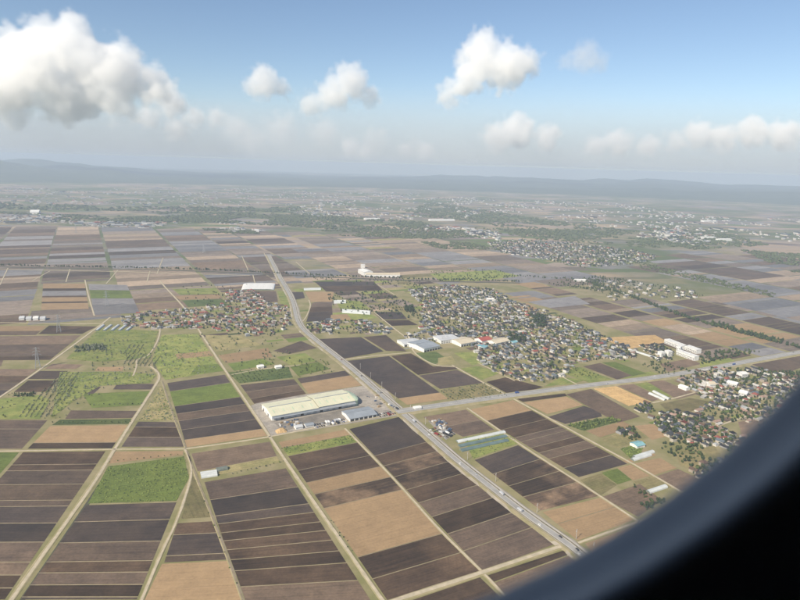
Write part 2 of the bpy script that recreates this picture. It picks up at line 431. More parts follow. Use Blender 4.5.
poly_field([(360, 302), (395, 304), (420, 313), (402, 311)], 's')
poly_field([(331, 315), (347, 314), (352, 320), (330, 321)], 'T')
poly_field([(172, 289), (216, 288), (220, 294), (180, 295)], 'g')
poly_field([(174, 296), (218, 294.5), (222, 298), (180, 300)], 'T')
poly_field([(182, 300.5), (222, 299), (228, 305), (188, 307)], 'h')
poly_field([(250, 291), (276, 291), (278, 302), (262, 303)], 'P')
poly_field([(277, 291), (284, 291), (291, 308), (282, 308)], 'g')
poly_field([(290, 292), (303, 292), (305, 298), (293, 300)], 'd')
poly_field([(430, 274), (495, 270), (520, 276), (480, 281), (440, 281)], 'g')
poly_field([(527, 302), (575, 296), (590, 304), (550, 308)], 'W')
poly_field([(528, 303), (540, 310), (520, 312), (512, 306)], 'T')

# villages and yards keep the automatic fields off
VILLAGE = {
 'bend': [(122, 318), (140, 312), (200, 309), (225, 303), (228, 291), (258, 291), (266, 303), (288, 306), (291, 325), (272, 337), (244, 336), (205, 329), (122, 328)],
 'strip': [(304, 325), (330, 320), (372, 322), (392, 330), (390, 334), (340, 334), (312, 334)],
 'big': [(408, 291), (445, 285), (492, 289), (515, 303), (556, 314), (590, 330), (622, 345), (640, 352), (632, 362), (600, 360), (575, 366), (556, 380), (540, 384), (500, 376), (478, 360), (470, 345), (420, 330), (422, 308)],
 'sheds': [(400, 335), (430, 331), (470, 333), (476, 345), (450, 341), (420, 344)],
 'row': [(640, 346), (660, 343), (672, 352), (672, 360), (655, 362)],
 'town': [(676, 378), (712, 368), (760, 369), (800, 379), (830, 390), (800, 420), (762, 428), (742, 420), (724, 432), (712, 425), (692, 414), (712, 402), (700, 396)],
 'lower': [(650, 418), (668, 412), (692, 415), (712, 427), (738, 437), (775, 432), (800, 420), (790, 445), (745, 462), (720, 446), (690, 448), (668, 440), (656, 426)],
 'edge': [(690, 470), (700, 466), (722, 458), (745, 463), (790, 446), (770, 480), (715, 495)],
 'hamlet': [(617, 430), (634, 429), (640, 441), (626, 440)],
 'orchardhomes': [(633, 406), (650, 404), (655, 412), (640, 414)],
 'far': [(488, 243), (520, 240), (570, 243), (636, 251), (660, 257), (640, 264), (585, 268), (540, 259), (500, 253)],
 'works': [(585, 285), (630, 281), (690, 290), (704, 296), (690, 300), (640, 296), (615, 301)],
}
VG = {k: GP(v) for k, v in VILLAGE.items()}
YARD = [(248, 407), (262, 401), (362, 386), (386, 389), (403, 411), (398, 415.5), (278, 435.5), (270, 436)]
for k, v in VG.items(): EXCL.append(v)
EXCL.append(GP(YARD)); EXCL.append(GP([(428, 421), (442, 417), (458, 432), (446, 440)]))
EXCL.append(GP([(400, 332), (470, 334), (480, 352), (450, 356), (415, 350)]))
GREENZONE = GP([(100, 328), (300, 338), (345, 372), (240, 385), (160, 380), (128, 424), (0, 418), (0, 398), (60, 360)])

# the rest of the plain: parcels on the same grid
PLAIN = [
 (GP([(-160, 326), (-160, 262), (-60, 235), (0, 225), (130, 227), (300, 232), (310, 262), (300, 320), (110, 322)]), 'WWPmmnmPnWmB', 210, 62),
 (GP([(300, 232), (420, 238), (500, 252), (560, 262), (590, 270), (600, 278), (520, 282), (420, 281), (300, 281)]), 'nnnmPWWmsnm', 200, 60),
 (GP([(500, 282), (600, 276), (680, 292), (860, 330), (960, 355), (800, 352), (700, 370), (640, 352), (560, 314)]), 'PmmBTWPWnm', 130, 44),
 (GP([(640, 262), (700, 250), (820, 262), (1000, 300), (960, 350), (860, 335), (700, 296)]), 'WPmmnnBWPWm', 210, 62),
 (GP([(190, 326), (300, 326), (310, 340), (200, 345)]), 'gsPG', 60, 30),
 (GP([(-160, 330), (0, 326), (20, 380), (0, 420), (-10, 450), (-160, 450)]), 'BPDPT', 140, 40),
 (GP([(800, 356), (960, 360), (960, 420), (830, 392)]), 'BPTDg', 120, 42),
 (GP([(-60, 640), (400, 640), (640, 600), (640, 760), (-60, 760)]), 'DDPTBd', 103, 36),
 (GP([(380, 283), (500, 283), (520, 300), (545, 312), (600, 322), (600, 338), (640, 352), (700, 352), (760, 345), (640, 300), (600, 282)]), 'mPnTWsB', 90, 36),
 (GP([(290, 276), (410, 282), (440, 290), (420, 330), (300, 322)]), 'gsPmGn', 80, 34),
 (GP([(560, 366), (650, 352), (700, 372), (560, 386)]), 'gsPG', 70, 24),
 (GP([(590, 430), (640, 425), (720, 470), (690, 500), (600, 440)]), 'gsTB', 50, 22),
]
ar = random.Random(31)
auto = []
def in_village(p): return any(inside(p, e) for e in VG.values())
def blocked(p): return any(inside(p, e) for e in EXCL)
for pi_, (poly, pal, LEN, WID) in enumerate(PLAIN):
    cs = [(p.dot(U2), p.dot(U1)) for p in poly]
    a0, a1 = min(c[0] for c in cs), max(c[0] for c in cs); b0, b1 = min(c[1] for c in cs), max(c[1] for c in cs)
    a = a0
    while a < a1:
        b = b0; LW = LEN * ar.choice((.75, 1, 1, 1.3))
        run = ar.choice(pal)
        while b < b1:
            w = WID * ar.choice((.45, .6, 1, 1, 1.4))
            cpt = U2 * (a + LW / 2) + U1 * (b + w / 2)
            if ar.random() < .6: run = ar.choice(pal)
            if inside(cpt, poly) and not blocked(cpt) and not any(inside(cpt, q[0]) for q in PLAIN[:pi_]) and not any(in_village(U2 * (a + LW * x) + U1 * (b + w * y)) for x, y in ((.1, .1), (.9, .1), (.1, .9), (.9, .9))):
                j = lambda: ar.uniform(-.008, .008)
                q = [U2 * (a + 3 + LW * j()) + U1 * (b + .8), U2 * (a + LW - 3 + LW * j()) + U1 * (b + .8),
                     U2 * (a + LW - 3 + LW * j()) + U1 * (b + w - .8), U2 * (a + 3 + LW * j()) + U1 * (b + w - .8)]
                auto.append((q, run, U2, .03 + .005 * pi_))
            b += w + (9 if ar.random() < .12 else 0)
        a += LW + (8 if ar.random() < .5 else 0)

def field_mesh(items, name):
    V = []; Fc = []; T = []; UVs = []; MI = []; used = []
    for gp, t, ax, z, tv in items:
        b = len(V); ay = Vector((-ax.y, ax.x)); o = gp[0]
        V += [(p.x, p.y, z) for p in gp]
        s = sum(gp[i - 1].x * gp[i].y - gp[i].x * gp[i - 1].y for i in range(len(gp)))
        idx = list(range(b, b + len(gp)))
        if s < 0: idx.reverse()
        Fc.append(idx); off = (tv * 977, tv * 613)
        UVs += [((V[i][0] - o.x) * ax.x + (V[i][1] - o.y) * ax.y + off[0], (V[i][0] - o.x) * ay.x + (V[i][1] - o.y) * ay.y + off[1]) for i in idx]
        T.append(tv)
        if t not in used: used.append(t)
        MI.append(used.index(t))
    me = mesh_np(name, V, Fc, MI)
    for t in used: me.materials.append(FM[t])
    uv = me.uv_layers.new(name='UVMap'); uv.data.foreach_set('uv', [c for u in UVs for c in u])
    at = me.attributes.new('tint', 'FLOAT', 'FACE'); at.data.foreach_set('value', T)
    return me
allf = [(gp, t, ax, z, ar.random()) for gp, t, ax, z in FIELDS] 
def pxarea(gp):
    q = [PX(p) for p in gp]
    if any(p is None for p in q): return 0
    q = [(min(max(x, -20), 820), min(max(y, -20), 620)) for x, y in q]
    return parea(q)
autot = sorted([(gp, t, ax, z, ar.random()) for gp, t, ax, z in auto], key=lambda f: -pxarea(f[0]))
# garden plots between the houses
for v in ('bend', 'strip', 'big', 'town', 'lower', 'edge', 'far'):
    big_ = 2 if v == 'far' else 1
    for p in sample_poly(VG[v], int(parea(VG[v]) / (900 * big_ * big_)), ar):
        p = Vector(p); a_, b_ = ar.uniform(7, 17) * big_, ar.uniform(5, 11) * big_; zz = .03 + .0004 * ar.randrange(150)
        q = [p + U2 * (x * a_) + U1 * (y * b_) for x, y in ((-1, -1), (1, -1), (1, 1), (-1, 1))]
        autot.append((q, ar.choice('ggshGPBmK'), U2, zz, ar.random()))
room = max(0, 300 - len(allf))
for f in allf + autot[:room]:
    o = link('field', field_mesh([f], 'field'), None, ground)
if autot[room:]:
    o = link('far_fields', field_mesh(autot[room:], 'far_fields'), None, ground); tag(o, kind='stuff')
for a, b, w in BUNDS:                                     # low earth ridges between the strips
    d = (b - a).normalized(); n = Vector((-d.y, d.x)) * (w / 2); n2 = n * .35
    pr = [(a - n, .02), (a - n2, .33), (a + n2, .33), (a + n, .02)]
    V = [(p.x, p.y, z) for p, z in pr] + [(p.x + (b - a).x, p.y + (b - a).y, z) for p, z in pr]
    link('bund', mesh_np('bund', V, [(0, 4, 5, 1), (1, 5, 6, 2), (2, 6, 7, 3), (3, 2, 1, 0), (4, 5, 6, 7)]), M_BUND, ground)

# ------------------------------------------------------------------ roads
def dense(pts, step=40.0):
    out = [pts[0]]
    for a, b in zip(pts, pts[1:]):
        n = max(1, int((b - a).length / step))
        for i in range(1, n + 1): out.append(a.lerp(b, i / n))
    return out
def smooth_pl(pts, it=2):
    for _ in range(it):
        q = [pts[0]]
        for a, b in zip(pts, pts[1:]): q += [a.lerp(b, .25), a.lerp(b, .75)]
        q.append(pts[-1]); pts = q
    return pts
def offs(pts):
    """point, unit normal (to the left) at every vertex"""
    out = []
    for i, p in enumerate(pts):
        a = pts[max(i - 1, 0)]; b = pts[min(i + 1, len(pts) - 1)]
        d = (b - a).normalized(); out.append((p, Vector((-d.y, d.x))))
    return out
def sweep(name, pts, prof, mat, parent=None, wob=0.0):
    """sweep a cross-section [(offset, height), ...] along a ground polyline"""
    on = offs(pts); V = []; Fc = []; k = len(prof)
    for p, n in on:
        for j, (o, z) in enumerate(prof):
            ww = wob * rnd.uniform(-1, 1) if (wob and j in (0, k - 1)) else 0
            V.append((p.x + n.x * (o + ww), p.y + n.y * (o + ww), z))
    for i in range(len(on) - 1):
        for j in range(k - 1):
            a = i * k + j; Fc.append((a, a + k, a + k + 1, a + 1))
    return link(name, mesh_np(name, V, Fc), mat, parent)
def R(px, corner=False, step=25):
    g = GP(px)
    return dense(g if corner else smooth_pl(g), step)
def farm_road(px, w, label, mat=M_TRACK, verge=2.0, z=.45, corner=False):
    pl = R(px, corner); w *= .72; verge *= .55
    h = w / 2
    v = sweep('road', pl, [(h + verge, .03), (h + verge * .4, z - .06), (-h - verge * .4, z - .06), (-h - verge, .03)], M_VERGE, wob=verge * .3)
    tag(v, label, 'road', kind='structure')
    sweep('track_surface', pl, [(h, z - .055), (h * .8, z), (-h * .8, z), (-h, z - .055)], mat, v, wob=.25)
    return v
# the long straight highway with its service lane
HW = [(268, 255), (273, 265), (280, 279), (287, 290), (293.5, 303), (296, 318), (301, 328), (312, 338), (353, 370), (374, 389), (402, 413), (433, 440), (458, 462), (486, 484), (527, 516), (566, 543), (582, 556), (612, 582), (660, 625)]
hw = R(HW)
hwo = sweep('highway', hw, [(12.5, .03), (9.5, .95), (-8, .95), (-13, .03)], M_SHOULD, wob=1.1)
tag(hwo, 'long straight grey highway running diagonally across the fields with dusty shoulders', 'road', kind='structure')
sweep('carriageway', hw, [(4.0, 1.00), (0, 1.06), (-3.8, 1.00)], M_ASPH, hwo)
sweep('service_lane', hw, [(9.3, 1.0), (6.6, 1.0)], surf_mat('pale_lane', c3(.46, .42, .36), c3(.36, .33, .28), .05), hwo, wob=.2)
sweep('drain', hw, [(6.3, .985), (5.2, .985)], M_DITCH, hwo)
sweep('gutter', hw, [(-4.6, .985), (-5.2, .985)], M_DITCH, hwo)
for s_ in (3.6, -3.4): sweep('edge_line', hw, [(s_ + .12, 1.03), (s_ - .12, 1.03)], M_LINE, hwo)
sweep('verge', hw, [(-6.0, .975), (-8.0, .975), (-12, .22)], M_VERGE, hwo, wob=.8)
# the expressway
EX = [(396, 412.5), (420, 409), (480, 400), (540, 392), (600, 384.5), (650, 379), (700, 371), (750, 361.5), (800, 352.5), (860, 343), (960, 330)]
ex = R(EX)
exo = sweep('expressway', ex, [(15, .03), (10, 1.6), (-10, 1.6), (-16, .03)], M_VERGE, wob=1.0)
tag(exo, 'wide pale grey expressway on a low grassy bank crossing behind the fields', 'road', kind='structure')
sweep('carriageway', ex, [(9.0, 1.64), (0, 1.74), (-9.0, 1.64)], M_ASPH, exo)
for s_ in (8.2, .3, -.3, -8.2): sweep('lane_line', ex, [(s_ + .12, 1.78), (s_ - .12, 1.78)], M_LINE, exo)
# farm lanes
farm_road([(160, 281), (165, 287), (186, 309), (198, 329), (225, 370), (248, 404), (270, 437), (304, 488), (342, 542), (384, 603), (420, 650)], 4.6, 'straight pale gravel lane passing the left end of the big warehouse')
farm_road([(452, 365), (480, 381), (512, 398), (556, 422), (600, 446), (640, 467.5), (690, 497)], 4.0, 'gravel lane starting at the expressway beside the strip of garden plots')
farm_road([(467, 408), (490, 423.5), (518, 443), (553, 466), (588, 488), (636, 520), (664, 539)], 3.6, 'grassy lane between dark paddies parallel to the highway', verge=2.4)
farm_road([(345, 428.5), (380, 464), (404, 490), (440, 530.5), (462, 552), (482, 571.5), (505, 596), (560, 655)], 3.2, 'narrow lane through the paddies in front of the warehouse yard')
farm_road([(185, 449), (230, 443), (270, 437), (330, 424.5), (402, 413)], 4.2, 'pale concrete lane along the front of the warehouse yard')
farm_road([(330, 622), (400, 599), (482, 573), (560, 546.5), (573, 544)], 6.5, 'wide gravel road joining the highway beside the window rim', z=.7, verge=3)
farm_road([(578, 543), (610, 532), (641, 521), (670, 510)], 4.0, 'short lane leaving the highway past a tan stubble field')
farm_road([(-80, 452.5), (0, 451.3), (60, 450.3), (115, 449.3), (185, 449)], 3.6, 'thin straight lane running level to the fork of farm roads', verge=1.2)
fr = farm_road([(150, 366), (157, 371), (160, 377), (157, 383), (140, 409), (115, 448.5), (95, 482), (60, 531), (14, 596), (-20, 646)], 5.0, 'pale farm road slanting beside a grassy ditch left of the green plot', verge=3.2)
fpl = R([(112, 466), (100, 485), (70, 530), (25, 596), (-8, 644)])
ditch = sweep('ditch', fpl, [(2.6, .05), (1.0, .08), (-1.0, .08), (-2.6, .05)], M_DITCH)
tag(ditch, 'dark narrow ditch along the slanting farm road', 'ditch', kind='structure')
farm_road([(185, 449), (191, 462), (191.5, 476), (187, 492), (178, 519), (160, 556), (140, 604), (125, 645)], 3.4, 'curving tan track between dark paddies and the straw triangle', verge=2.0)
farm_road([(187, 451), (197, 479), (222, 541), (244, 603), (262, 650)], 2.4, 'thin grassy track along the tan stubble field', mat=M_BUND, verge=2.2)
farm_road([(162, 381), (172, 412), (186, 448)], 2.6, 'short grassy track beside the striped paddies', mat=M_BUND)
farm_road([(-20, 410), (8, 392), (50, 362.5), (100, 325.5), (110, 317.5)], 5.0, 'tan farm road slanting towards the red-roofed village')
farm_road([(-80, 322.5), (0, 322.5), (60, 323.5), (104, 324)], 4.0, 'level lane past the far white sheds', verge=1.5)
farm_road([(85, 280), (89, 298), (94.5, 316)], 4.0, 'short bright lane between striped and flooded paddies', verge=1.5)
farm_road([(133, 376), (137, 366), (136, 359), (148, 357), (157, 343), (160, 334), (160, 326)], 3.4, 'winding track through the grey-green orchards')
farm_road([(343, 360), (375, 355.5), (411, 352.5)], 4.0, 'short pale lane between the highway and the grey sheds', verge=1.5)
farm_road([(374, 312), (392, 327), (411, 341), (412, 352), (434, 366), (456, 367)], 4.0, 'lane between the dark paddies and the grey sheds', verge=1.5)
farm_road([(300, 324), (306, 318), (311, 306), (309, 300)], 3.4, 'short tan track curving off the highway bend', verge=1.5)
farm_road([(230, 375), (255, 370), (300, 365)], 3.2, 'level track past the small white sheds', verge=1.5)
farm_road([(652, 403), (672, 399), (704, 390), (712, 386)], 4.0, 'street entering the town from the garden plots', verge=1.5)
farm_road([(712, 428), (735, 420), (756, 413), (772, 405)], 4.5, 'street between the tiled-roof houses', verge=1)
farm_road([(478, 363), (495, 371), (515, 381)], 3.0, 'short lane at the near edge of the big village', verge=1)
farm_road([(548, 365), (562, 377), (578, 385)], 3.6, 'lane leading out of the big village to the expressway', verge=1.5)
# the canal with its bank of bushes and the far lane beside it
can = R([(-160, 262), (0, 267), (120, 269), (200, 271), (300, 276), (420, 281), (520, 283)])
cano = sweep('canal', can, [(9, .2), (5, .6), (4, .25), (-4, .25), (-5, .6), (-9, .2)], M_DITCH)
tag(cano, 'straight canal with bushy banks crossing the middle of the plain', 'canal', kind='structure')
farm_road([(-160, 264), (0, 269.3), (120, 271.5), (160, 272.8), (250, 275.5)], 6, 'pale far lane following the canal', verge=2)
for i, q in enumerate([[(163, 258), (157, 274)], [(8, 268), (0, 285)], [(50, 271), (32, 281)], [(70, 269), (66, 282)], [(118, 270), (106, 284)], [(150, 271), (147, 282)], [(242, 256), (249, 272)], [(264, 253), (275, 273)], [(296, 262), (310, 274)], [(253, 275), (256, 287)], [(375, 283), (395, 295)]]):
    g = GP(q); e = (g[1] - g[0]); 
    farm_road(q, 3.2, ['pale far lane crossing the canal', 'pale far lane among the flooded paddies'][i % 2], verge=1.5, corner=True)

# ------------------------------------------------------------------ larger buildings
def cmat(name, c, k=.82, rough=.6, scale=.08): return surf_mat(name, c3(*c), c3(*(v * k for v in c)), scale, rough)
M_PALE = cmat('pale_green_roof', (.64, .62, .44), .90)
M_PALE2 = cmat('pale_green_plastic', (.50, .60, .42), .85, .4)
M_GREYROOF = cmat('grey_metal_roof', (.30, .33, .36), .8)
M_SILVER = cmat('silver_roof', (.55, .56, .56), .8)
M_TEAL = cmat('teal_plastic', (.13, .185, .185), .75, .45)
M_FILM = cmat('greenhouse_film', (.58, .60, .58), .8, .35)
M_FILMG = cmat('old_greenhouse_film', (.17, .195, .165), .7, .7, .3)
M_TANROOF = cmat('tan_roof', (.60, .52, .38), .85)
M_ORANGE = cmat('straw_heap', (.52, .35, .17), .8, .9, .4)
M_BLUEROOF = cmat('turquoise_roof', (.22, .42, .46), .85)
M_REDROOF = cmat('red_roof_big', (.40, .10, .075), .8)
GABLE = [(0, 1, 2, 3)]

def framed(pa, pb):
    a, b = G(*pa), G(*pb); d = b - a
    return a, d.length, math.atan2(d.y, d.x)
def shed(pa, pb, depth, hw_, hr, label, cat='shed', wallm=M_WHITE, roofm=M_SILVER, name='shed', doors=0, wins=0, group=None, flat=False, split=0):
    """rectangular building whose front foot runs between two photo points"""
    a, L, rz = framed(pa, pb)
    r = empty(name, (a.x, a.y, 0), rz); tag(r, label, cat, group)
    m = MB()
    if flat:
        m.box(0, L, 0, depth, 0, hw_)
        m.build('wall', wallm, r)
        m = MB(); m.box(-.4, L + .4, -.4, depth + .4, hw_ + .003, hw_ + .6); rf = m.build('roof', roofm, r)
        for i in range(int(L // 18)):
            m = MB(); x = 9 + i * 18; y = depth * (.35 + .3 * (i % 2)); m.box(x, x + 3, y, y + 2.4, hw_ + .603, hw_ + 2.0); m.build('roof_unit', M_SILVER, rf)
    else:
        y2 = depth / 2
        m.add([(0, 0, 0), (L, 0, 0), (L, depth, 0), (0, depth, 0), (0, 0, hw_), (L, 0, hw_), (L, depth, hw_), (0, depth, hw_), (0, y2, hr - .1), (L, y2, hr - .1)],
              [(0, 1, 5, 4), (1, 2, 6, 9, 5), (2, 3, 7, 6), (3, 0, 4, 8, 7)])
        m.build('wall', wallm, r)
        e = .6; m = MB(); sl = (hr - hw_) / y2; zl = hw_ - sl * e
        m.add([(-e, -e, zl), (L + e, -e, zl), (L + e, y2, hr), (-e, y2, hr), (-e, depth + e, zl), (L + e, depth + e, zl),
               (-e, -e, zl + .25), (L + e, -e, zl + .25), (L + e, y2, hr + .25), (-e, y2, hr + .25), (-e, depth + e, zl + .25), (L + e, depth + e, zl + .25)],
              [(6, 7, 8, 9), (9, 8, 11, 10), (0, 3, 2, 1), (3, 4, 5, 2), (0, 1, 7, 6), (5, 4, 10, 11), (0, 6, 9, 3), (3, 9, 10, 4), (1, 2, 8, 7), (2, 5, 11, 8)])
        rf = m.build('roof', roofm, r)
        m = MB(); m.box(1, L - 1, y2 - .5, y2 + .5, hr + .15, hr + .7); m.build('ridge_cap', roofm, rf)
    n = doors or wins
    for i in range(n):
        x = L * (i + .5) / n; w = min(2.2, L / n * .33) if wins else min(3.0, L / n * .38)
        floors = max(1, int(hw_ // 3.4)) if wins else 1
        for f in range(floors):
            z0 = f * 3.4 + 1.1 if wins else 0.0; z1 = z0 + 1.5 if wins else min(hw_ - .8, 4.2)
            m = MB(); m.box(x - w, x + w, -.08, -.02, z0, z1); m.build('window' if wins else 'door', M_DARK, r)
    return r

# the big warehouse beside the highway
a, L, rz = framed((272, 421), (362, 404.5))
W = 54.0
wh = empty('warehouse', (a.x, a.y, 0), rz)
tag(wh, 'huge warehouse with pale yellow-green two-part roof standing in a gravel yard', 'warehouse')
X1 = L * .50; XE = L * .92
def roofpiece(name, x0, x1, zw, zr, parent, mat, dz=.35, y0=-1.0, y1=W + 1.0):
    m = MB(); yc = W / 2
    m.add([(x0, y0, zw), (x1, y0, zw), (x1, yc, zr), (x0, yc, zr), (x0, y1, zw), (x1, y1, zw),
           (x0, y0, zw + dz), (x1, y0, zw + dz), (x1, yc, zr + dz), (x0, yc, zr + dz), (x0, y1, zw + dz), (x1, y1, zw + dz)],
          [(6, 7, 8, 9), (9, 8, 11, 10), (0, 3, 2, 1), (3, 4, 5, 2), (0, 1, 7, 6), (5, 4, 10, 11), (0, 6, 9, 3), (3, 9, 10, 4), (1, 2, 8, 7), (2, 5, 11, 8)])
    return m.build(name, mat, parent)
m = MB()
m.add([(0, 0, 0), (XE, 0, 0), (XE, W, 0), (0, W, 0), (0, 0, 8), (XE, 0, 8), (XE, W, 8), (0, W, 8), (0, W / 2, 12), (XE, W / 2, 12)],
      [(0, 1, 5, 4), (1, 2, 6, 9, 5), (2, 3, 7, 6), (3, 0, 4, 8, 7)])
m.build('wall', M_WHITE, wh)
r1 = roofpiece('roof', -1, X1, 8.0, 12.2, wh, M_PALE)
r2 = roofpiece('roof', X1 + .003, XE, 9.3, 13.6, wh, M_PALE)
m = MB(); m.box(3, X1 - 3, W / 2 - 1.4, W / 2 - .2, 12.3, 13.1); m.build('ridge_vent', M_GREYROOF, r1)
m = MB(); m.box(X1 + 3, XE - 2, W / 2 - 1.4, W / 2 - .2, 13.7, 14.5); m.build('ridge_vent', M_GREYROOF, r2)
m = MB(); m.box(X1, XE, -.35, -.03, 8.0, 9.3); m.build('clerestory', M_GREYROOF, wh)
for rf_, xa, xb, zw, zr in ((r1, -1, X1, 8.35, 12.55), (r2, X1, XE, 9.65, 13.95)):
    m = MB(); x = xa + 3
    while x < xb - 1:
        m.bar((x, -1, zw), (x, W / 2, zr), .22); m.bar((x, W + 1, zw), (x, W / 2, zr), .22); x += 4.5
    m.build('standing_seams', M_SILVER, rf_)
    for i in range(5):
        x = xa + (xb - xa) * (i + .5) / 5; m = MB(); k_ = .3; z_ = zw + (zr - zw) * k_; y_ = -1 + (W / 2 + 1) * k_
        m.add([(x - 1, y_, z_ + .15), (x + 1, y_, z_ + .15), (x + 1, y_ + 9, z_ + .15 + 9 * (zr - zw) / (W / 2 + 1)), (x - 1, y_ + 9, z_ + .15 + 9 * (zr - zw) / (W / 2 + 1))], [(0, 1, 2, 3)]); m.build('skylight', M_PALE2, rf_)
# rounded right end
V = []; Fc = []; n = 14
for i in range(n + 1):
    t = math.pi * i / n; x = XE + .01 + (L - XE) * math.sin(t); y = W / 2 - (W / 2 + .2) * math.cos(t)
    zt = 9.3 + 4.3 * (1 - abs(y - W / 2) / (W / 2 + 1)) * (1 - math.sin(t)) + .3
    V += [(x, y, 0), (x, y, 8.2), (XE + .01 + (x - XE) * .75, W / 2 + (y - W / 2) * .8, 8.2 + (zt - 8.2) * .6 + .8)]
V.append((XE + .01, W / 2, 13.7))
for i in range(n):
    b = i * 3; Fc += [(b, b + 3, b + 4, b + 1), (b + 1, b + 4, b + 5, b + 2), (b + 2, b + 5, len(V) - 1)]
link('rounded_end', mesh_np('rounded_end', V, Fc), M_PALE2, wh)
m = MB(); m.box(-.5, XE, -5.0, -.4, 5.4, 5.8); cn = m.build('canopy', M_GREYROOF, wh)
for i in range(13):
    m = MB(); x = 6 + i * (XE - 12) / 12; m.box(x - 2.6, x + 2.6, -.12, -.04, 0, 4.6); m.build('loading_door', M_DARK if i % 3 == 1 else M_SILVER, wh)
for i in range(4):
    m = MB(); y = 8 + i * 12; m.box(-.12, -.04, y - 2.4, y + 2.4, 0, 4.6); m.build('loading_door', M_DARK if i % 2 else M_SILVER, wh)
# the yard around it
yard = link('yard', field_mesh([(GP(YARD), 'K', U2, .12, .5)], 'yard'), None); tag(yard, 'pale gravel yard round the big warehouse', 'yard', kind='structure')
apron = link('apron', field_mesh([(GP([(274, 423), (363, 406), (376, 411), (350, 418), (283, 431)]), 'K', U2, .20, .0)], 'apron'), [], yard)
scrap = link('yard', field_mesh([(GP([(428, 421), (442, 417.5), (458, 432), (446, 440)]), 'K', U2, .12, .3)], 'yard'), None); tag(scrap, 'small gravel storage yard beside the highway', 'yard', kind='structure')
shed((350, 422), (377, 417), 34, 5, 7.5, 'long low building with blue-grey roof at the front edge of the warehouse yard', 'building', roofm=M_GREYROOF, name='yard_building', doors=6)
shed((296, 430), (303, 428.6), 10, 3.5, 5, 'small white shed beside the orange straw heap', roofm=M_SILVER)
shed((306, 428), (314, 426.5), 9, 3.5, 5, 'small grey shed beside the parked machines in the warehouse yard', roofm=M_GREYROOF)
shed((415, 410.5), (421.5, 409.6), 9, 4, 5.2, 'small white hut where the expressway meets the highway', 'hut', roofm=M_WHITE, name='hut')
# straw heap
a, L2, rz2 = framed((277, 434), (288, 432))
hp = []; hf = []; nx, ny = 10, 7
for j in range(ny):
    for i in range(nx):
        u, v = i / (nx - 1), j / (ny - 1)
        z = 4.6 * (math.sin(math.pi * u) ** .6) * (math.sin(math.pi * v) ** .6) if 0 < u < 1 and 0 < v < 1 else -.05
        hp.append((u * L2 + rnd.uniform(-.3, .3), v * 14 + rnd.uniform(-.3, .3), z * rnd.uniform(.85, 1.1)))
for j in range(ny - 1):
    for i in range(nx - 1): hf.append((j * nx + i, j * nx + i + 1, (j + 1) * nx + i + 1, (j + 1) * nx + i))
o = link('straw_heap', mesh_np('straw_heap', hp, hf), M_ORANGE); o.location = (a.x, a.y, .1); o.rotation_euler.z = rz2
tag(o, 'orange-tan straw heap at the corner of the warehouse yard', 'heap')
gd = random.Random(3)
GC = [cmat('pallet_wood', (.34, .25, .15)), cmat('blue_tarp', (.08, .12, .20)), cmat('white_sack', (.62, .60, .56)), cmat('grey_crate', (.22, .22, .22))]
gme = MB(); gme.box(-1, 1, -1, 1, .12, 1.0); gme.box(-.9, .95, -.95, .9, 1.003, 1.8); gme.box(-1, -.7, -1, 1, 0, .119); gme.box(.7, 1, -1, 1, 0, .119)
GM = mesh_np('goods_stack', gme.V, gme.F); GM.materials.append(GC[0])
GN_ = ['wooden pallet', 'blue tarped', 'white sack', 'grey crate']
for poly_, n_, lb in ((GP([(274, 424), (300, 419), (304, 423), (284, 429)]), 26, 'in the warehouse yard'), (GP([(432, 422), (442, 419), (452, 429), (446, 434)]), 44, 'in the small storage yard'), (GP([(366, 396), (382, 392), (395, 408), (380, 411)]), 14, 'on the gravel behind the highway')):
    for p in sample_poly(poly_, n_, gd):
        k_ = gd.randrange(4); o = link('goods_stack', GM); o.material_slots[0].link = 'OBJECT'; o.material_slots[0].material = GC[k_]
        sc_ = gd.uniform(.8, 1.6); o.location = (p[0], p[1], .22); o.scale = (sc_ * gd.uniform(1, 1.8), sc_, sc_); o.rotation_euler.z = rz + gd.choice((0, 0, 1.57)) + gd.gauss(0, .08)
        tag(o, GN_[k_] + ' stack of goods ' + lb, 'goods', 'goods ' + lb)
# other notable buildings
shed((366, 277), (400, 277.2), 30, 9, 12, 'long tan-roofed factory hall far beyond the canal', 'factory', roofm=M_TANROOF, name='factory_hall', doors=8)
shed((358, 273), (364, 276), 35, 14, 17, 'white factory block standing beside the long tan hall', 'factory', roofm=M_WHITE, name='factory_block', wins=5)
shed((361, 268), (365, 268), 12, 13, 15, 'tall white silo tower behind the far factory', 'tower', roofm=M_WHITE, name='silo_tower', flat=True)
shed((404, 347), (422, 345), 38, 6, 8, 'white and grey workshop at the near-left corner of the big village', 'workshop', name='workshop', roofm=M_SILVER, doors=5)
shed((424, 352.5), (440, 349), 60, 8, 11, 'large grey-roofed hall among the industrial sheds', 'hall', roofm=M_GREYROOF, name='hall', doors=6)
shed((441, 344), (460, 342), 40, 8, 10, 'wide pale factory with flat roof between grey hall and village', 'factory', roofm=M_SILVER, name='factory_hall', wins=8, flat=True)
shed((461, 347), (476, 344.5), 46, 7, 10, 'long pale shed with bays at the village edge', 'shed', roofm=M_TANROOF, wallm=M_WHITE, doors=6)
shed((482, 344), (492, 342), 26, 7, 11, 'large hall with dull red roof in the big village', 'hall', roofm=M_REDROOF, name='hall')
shed((496, 346), (510, 343), 30, 6, 9, 'tan-roofed hall in the middle of the big village', 'hall', roofm=M_TANROOF, name='hall')
shed((484, 350), (488, 348), 20, 5, 7, 'small hall with turquoise roof in the big village', 'hall', roofm=M_BLUEROOF, name='hall')
shed((513, 345), (518, 344), 14, 5, 7, 'house with turquoise roof in the big village', 'house', roofm=M_BLUEROOF, name='house')
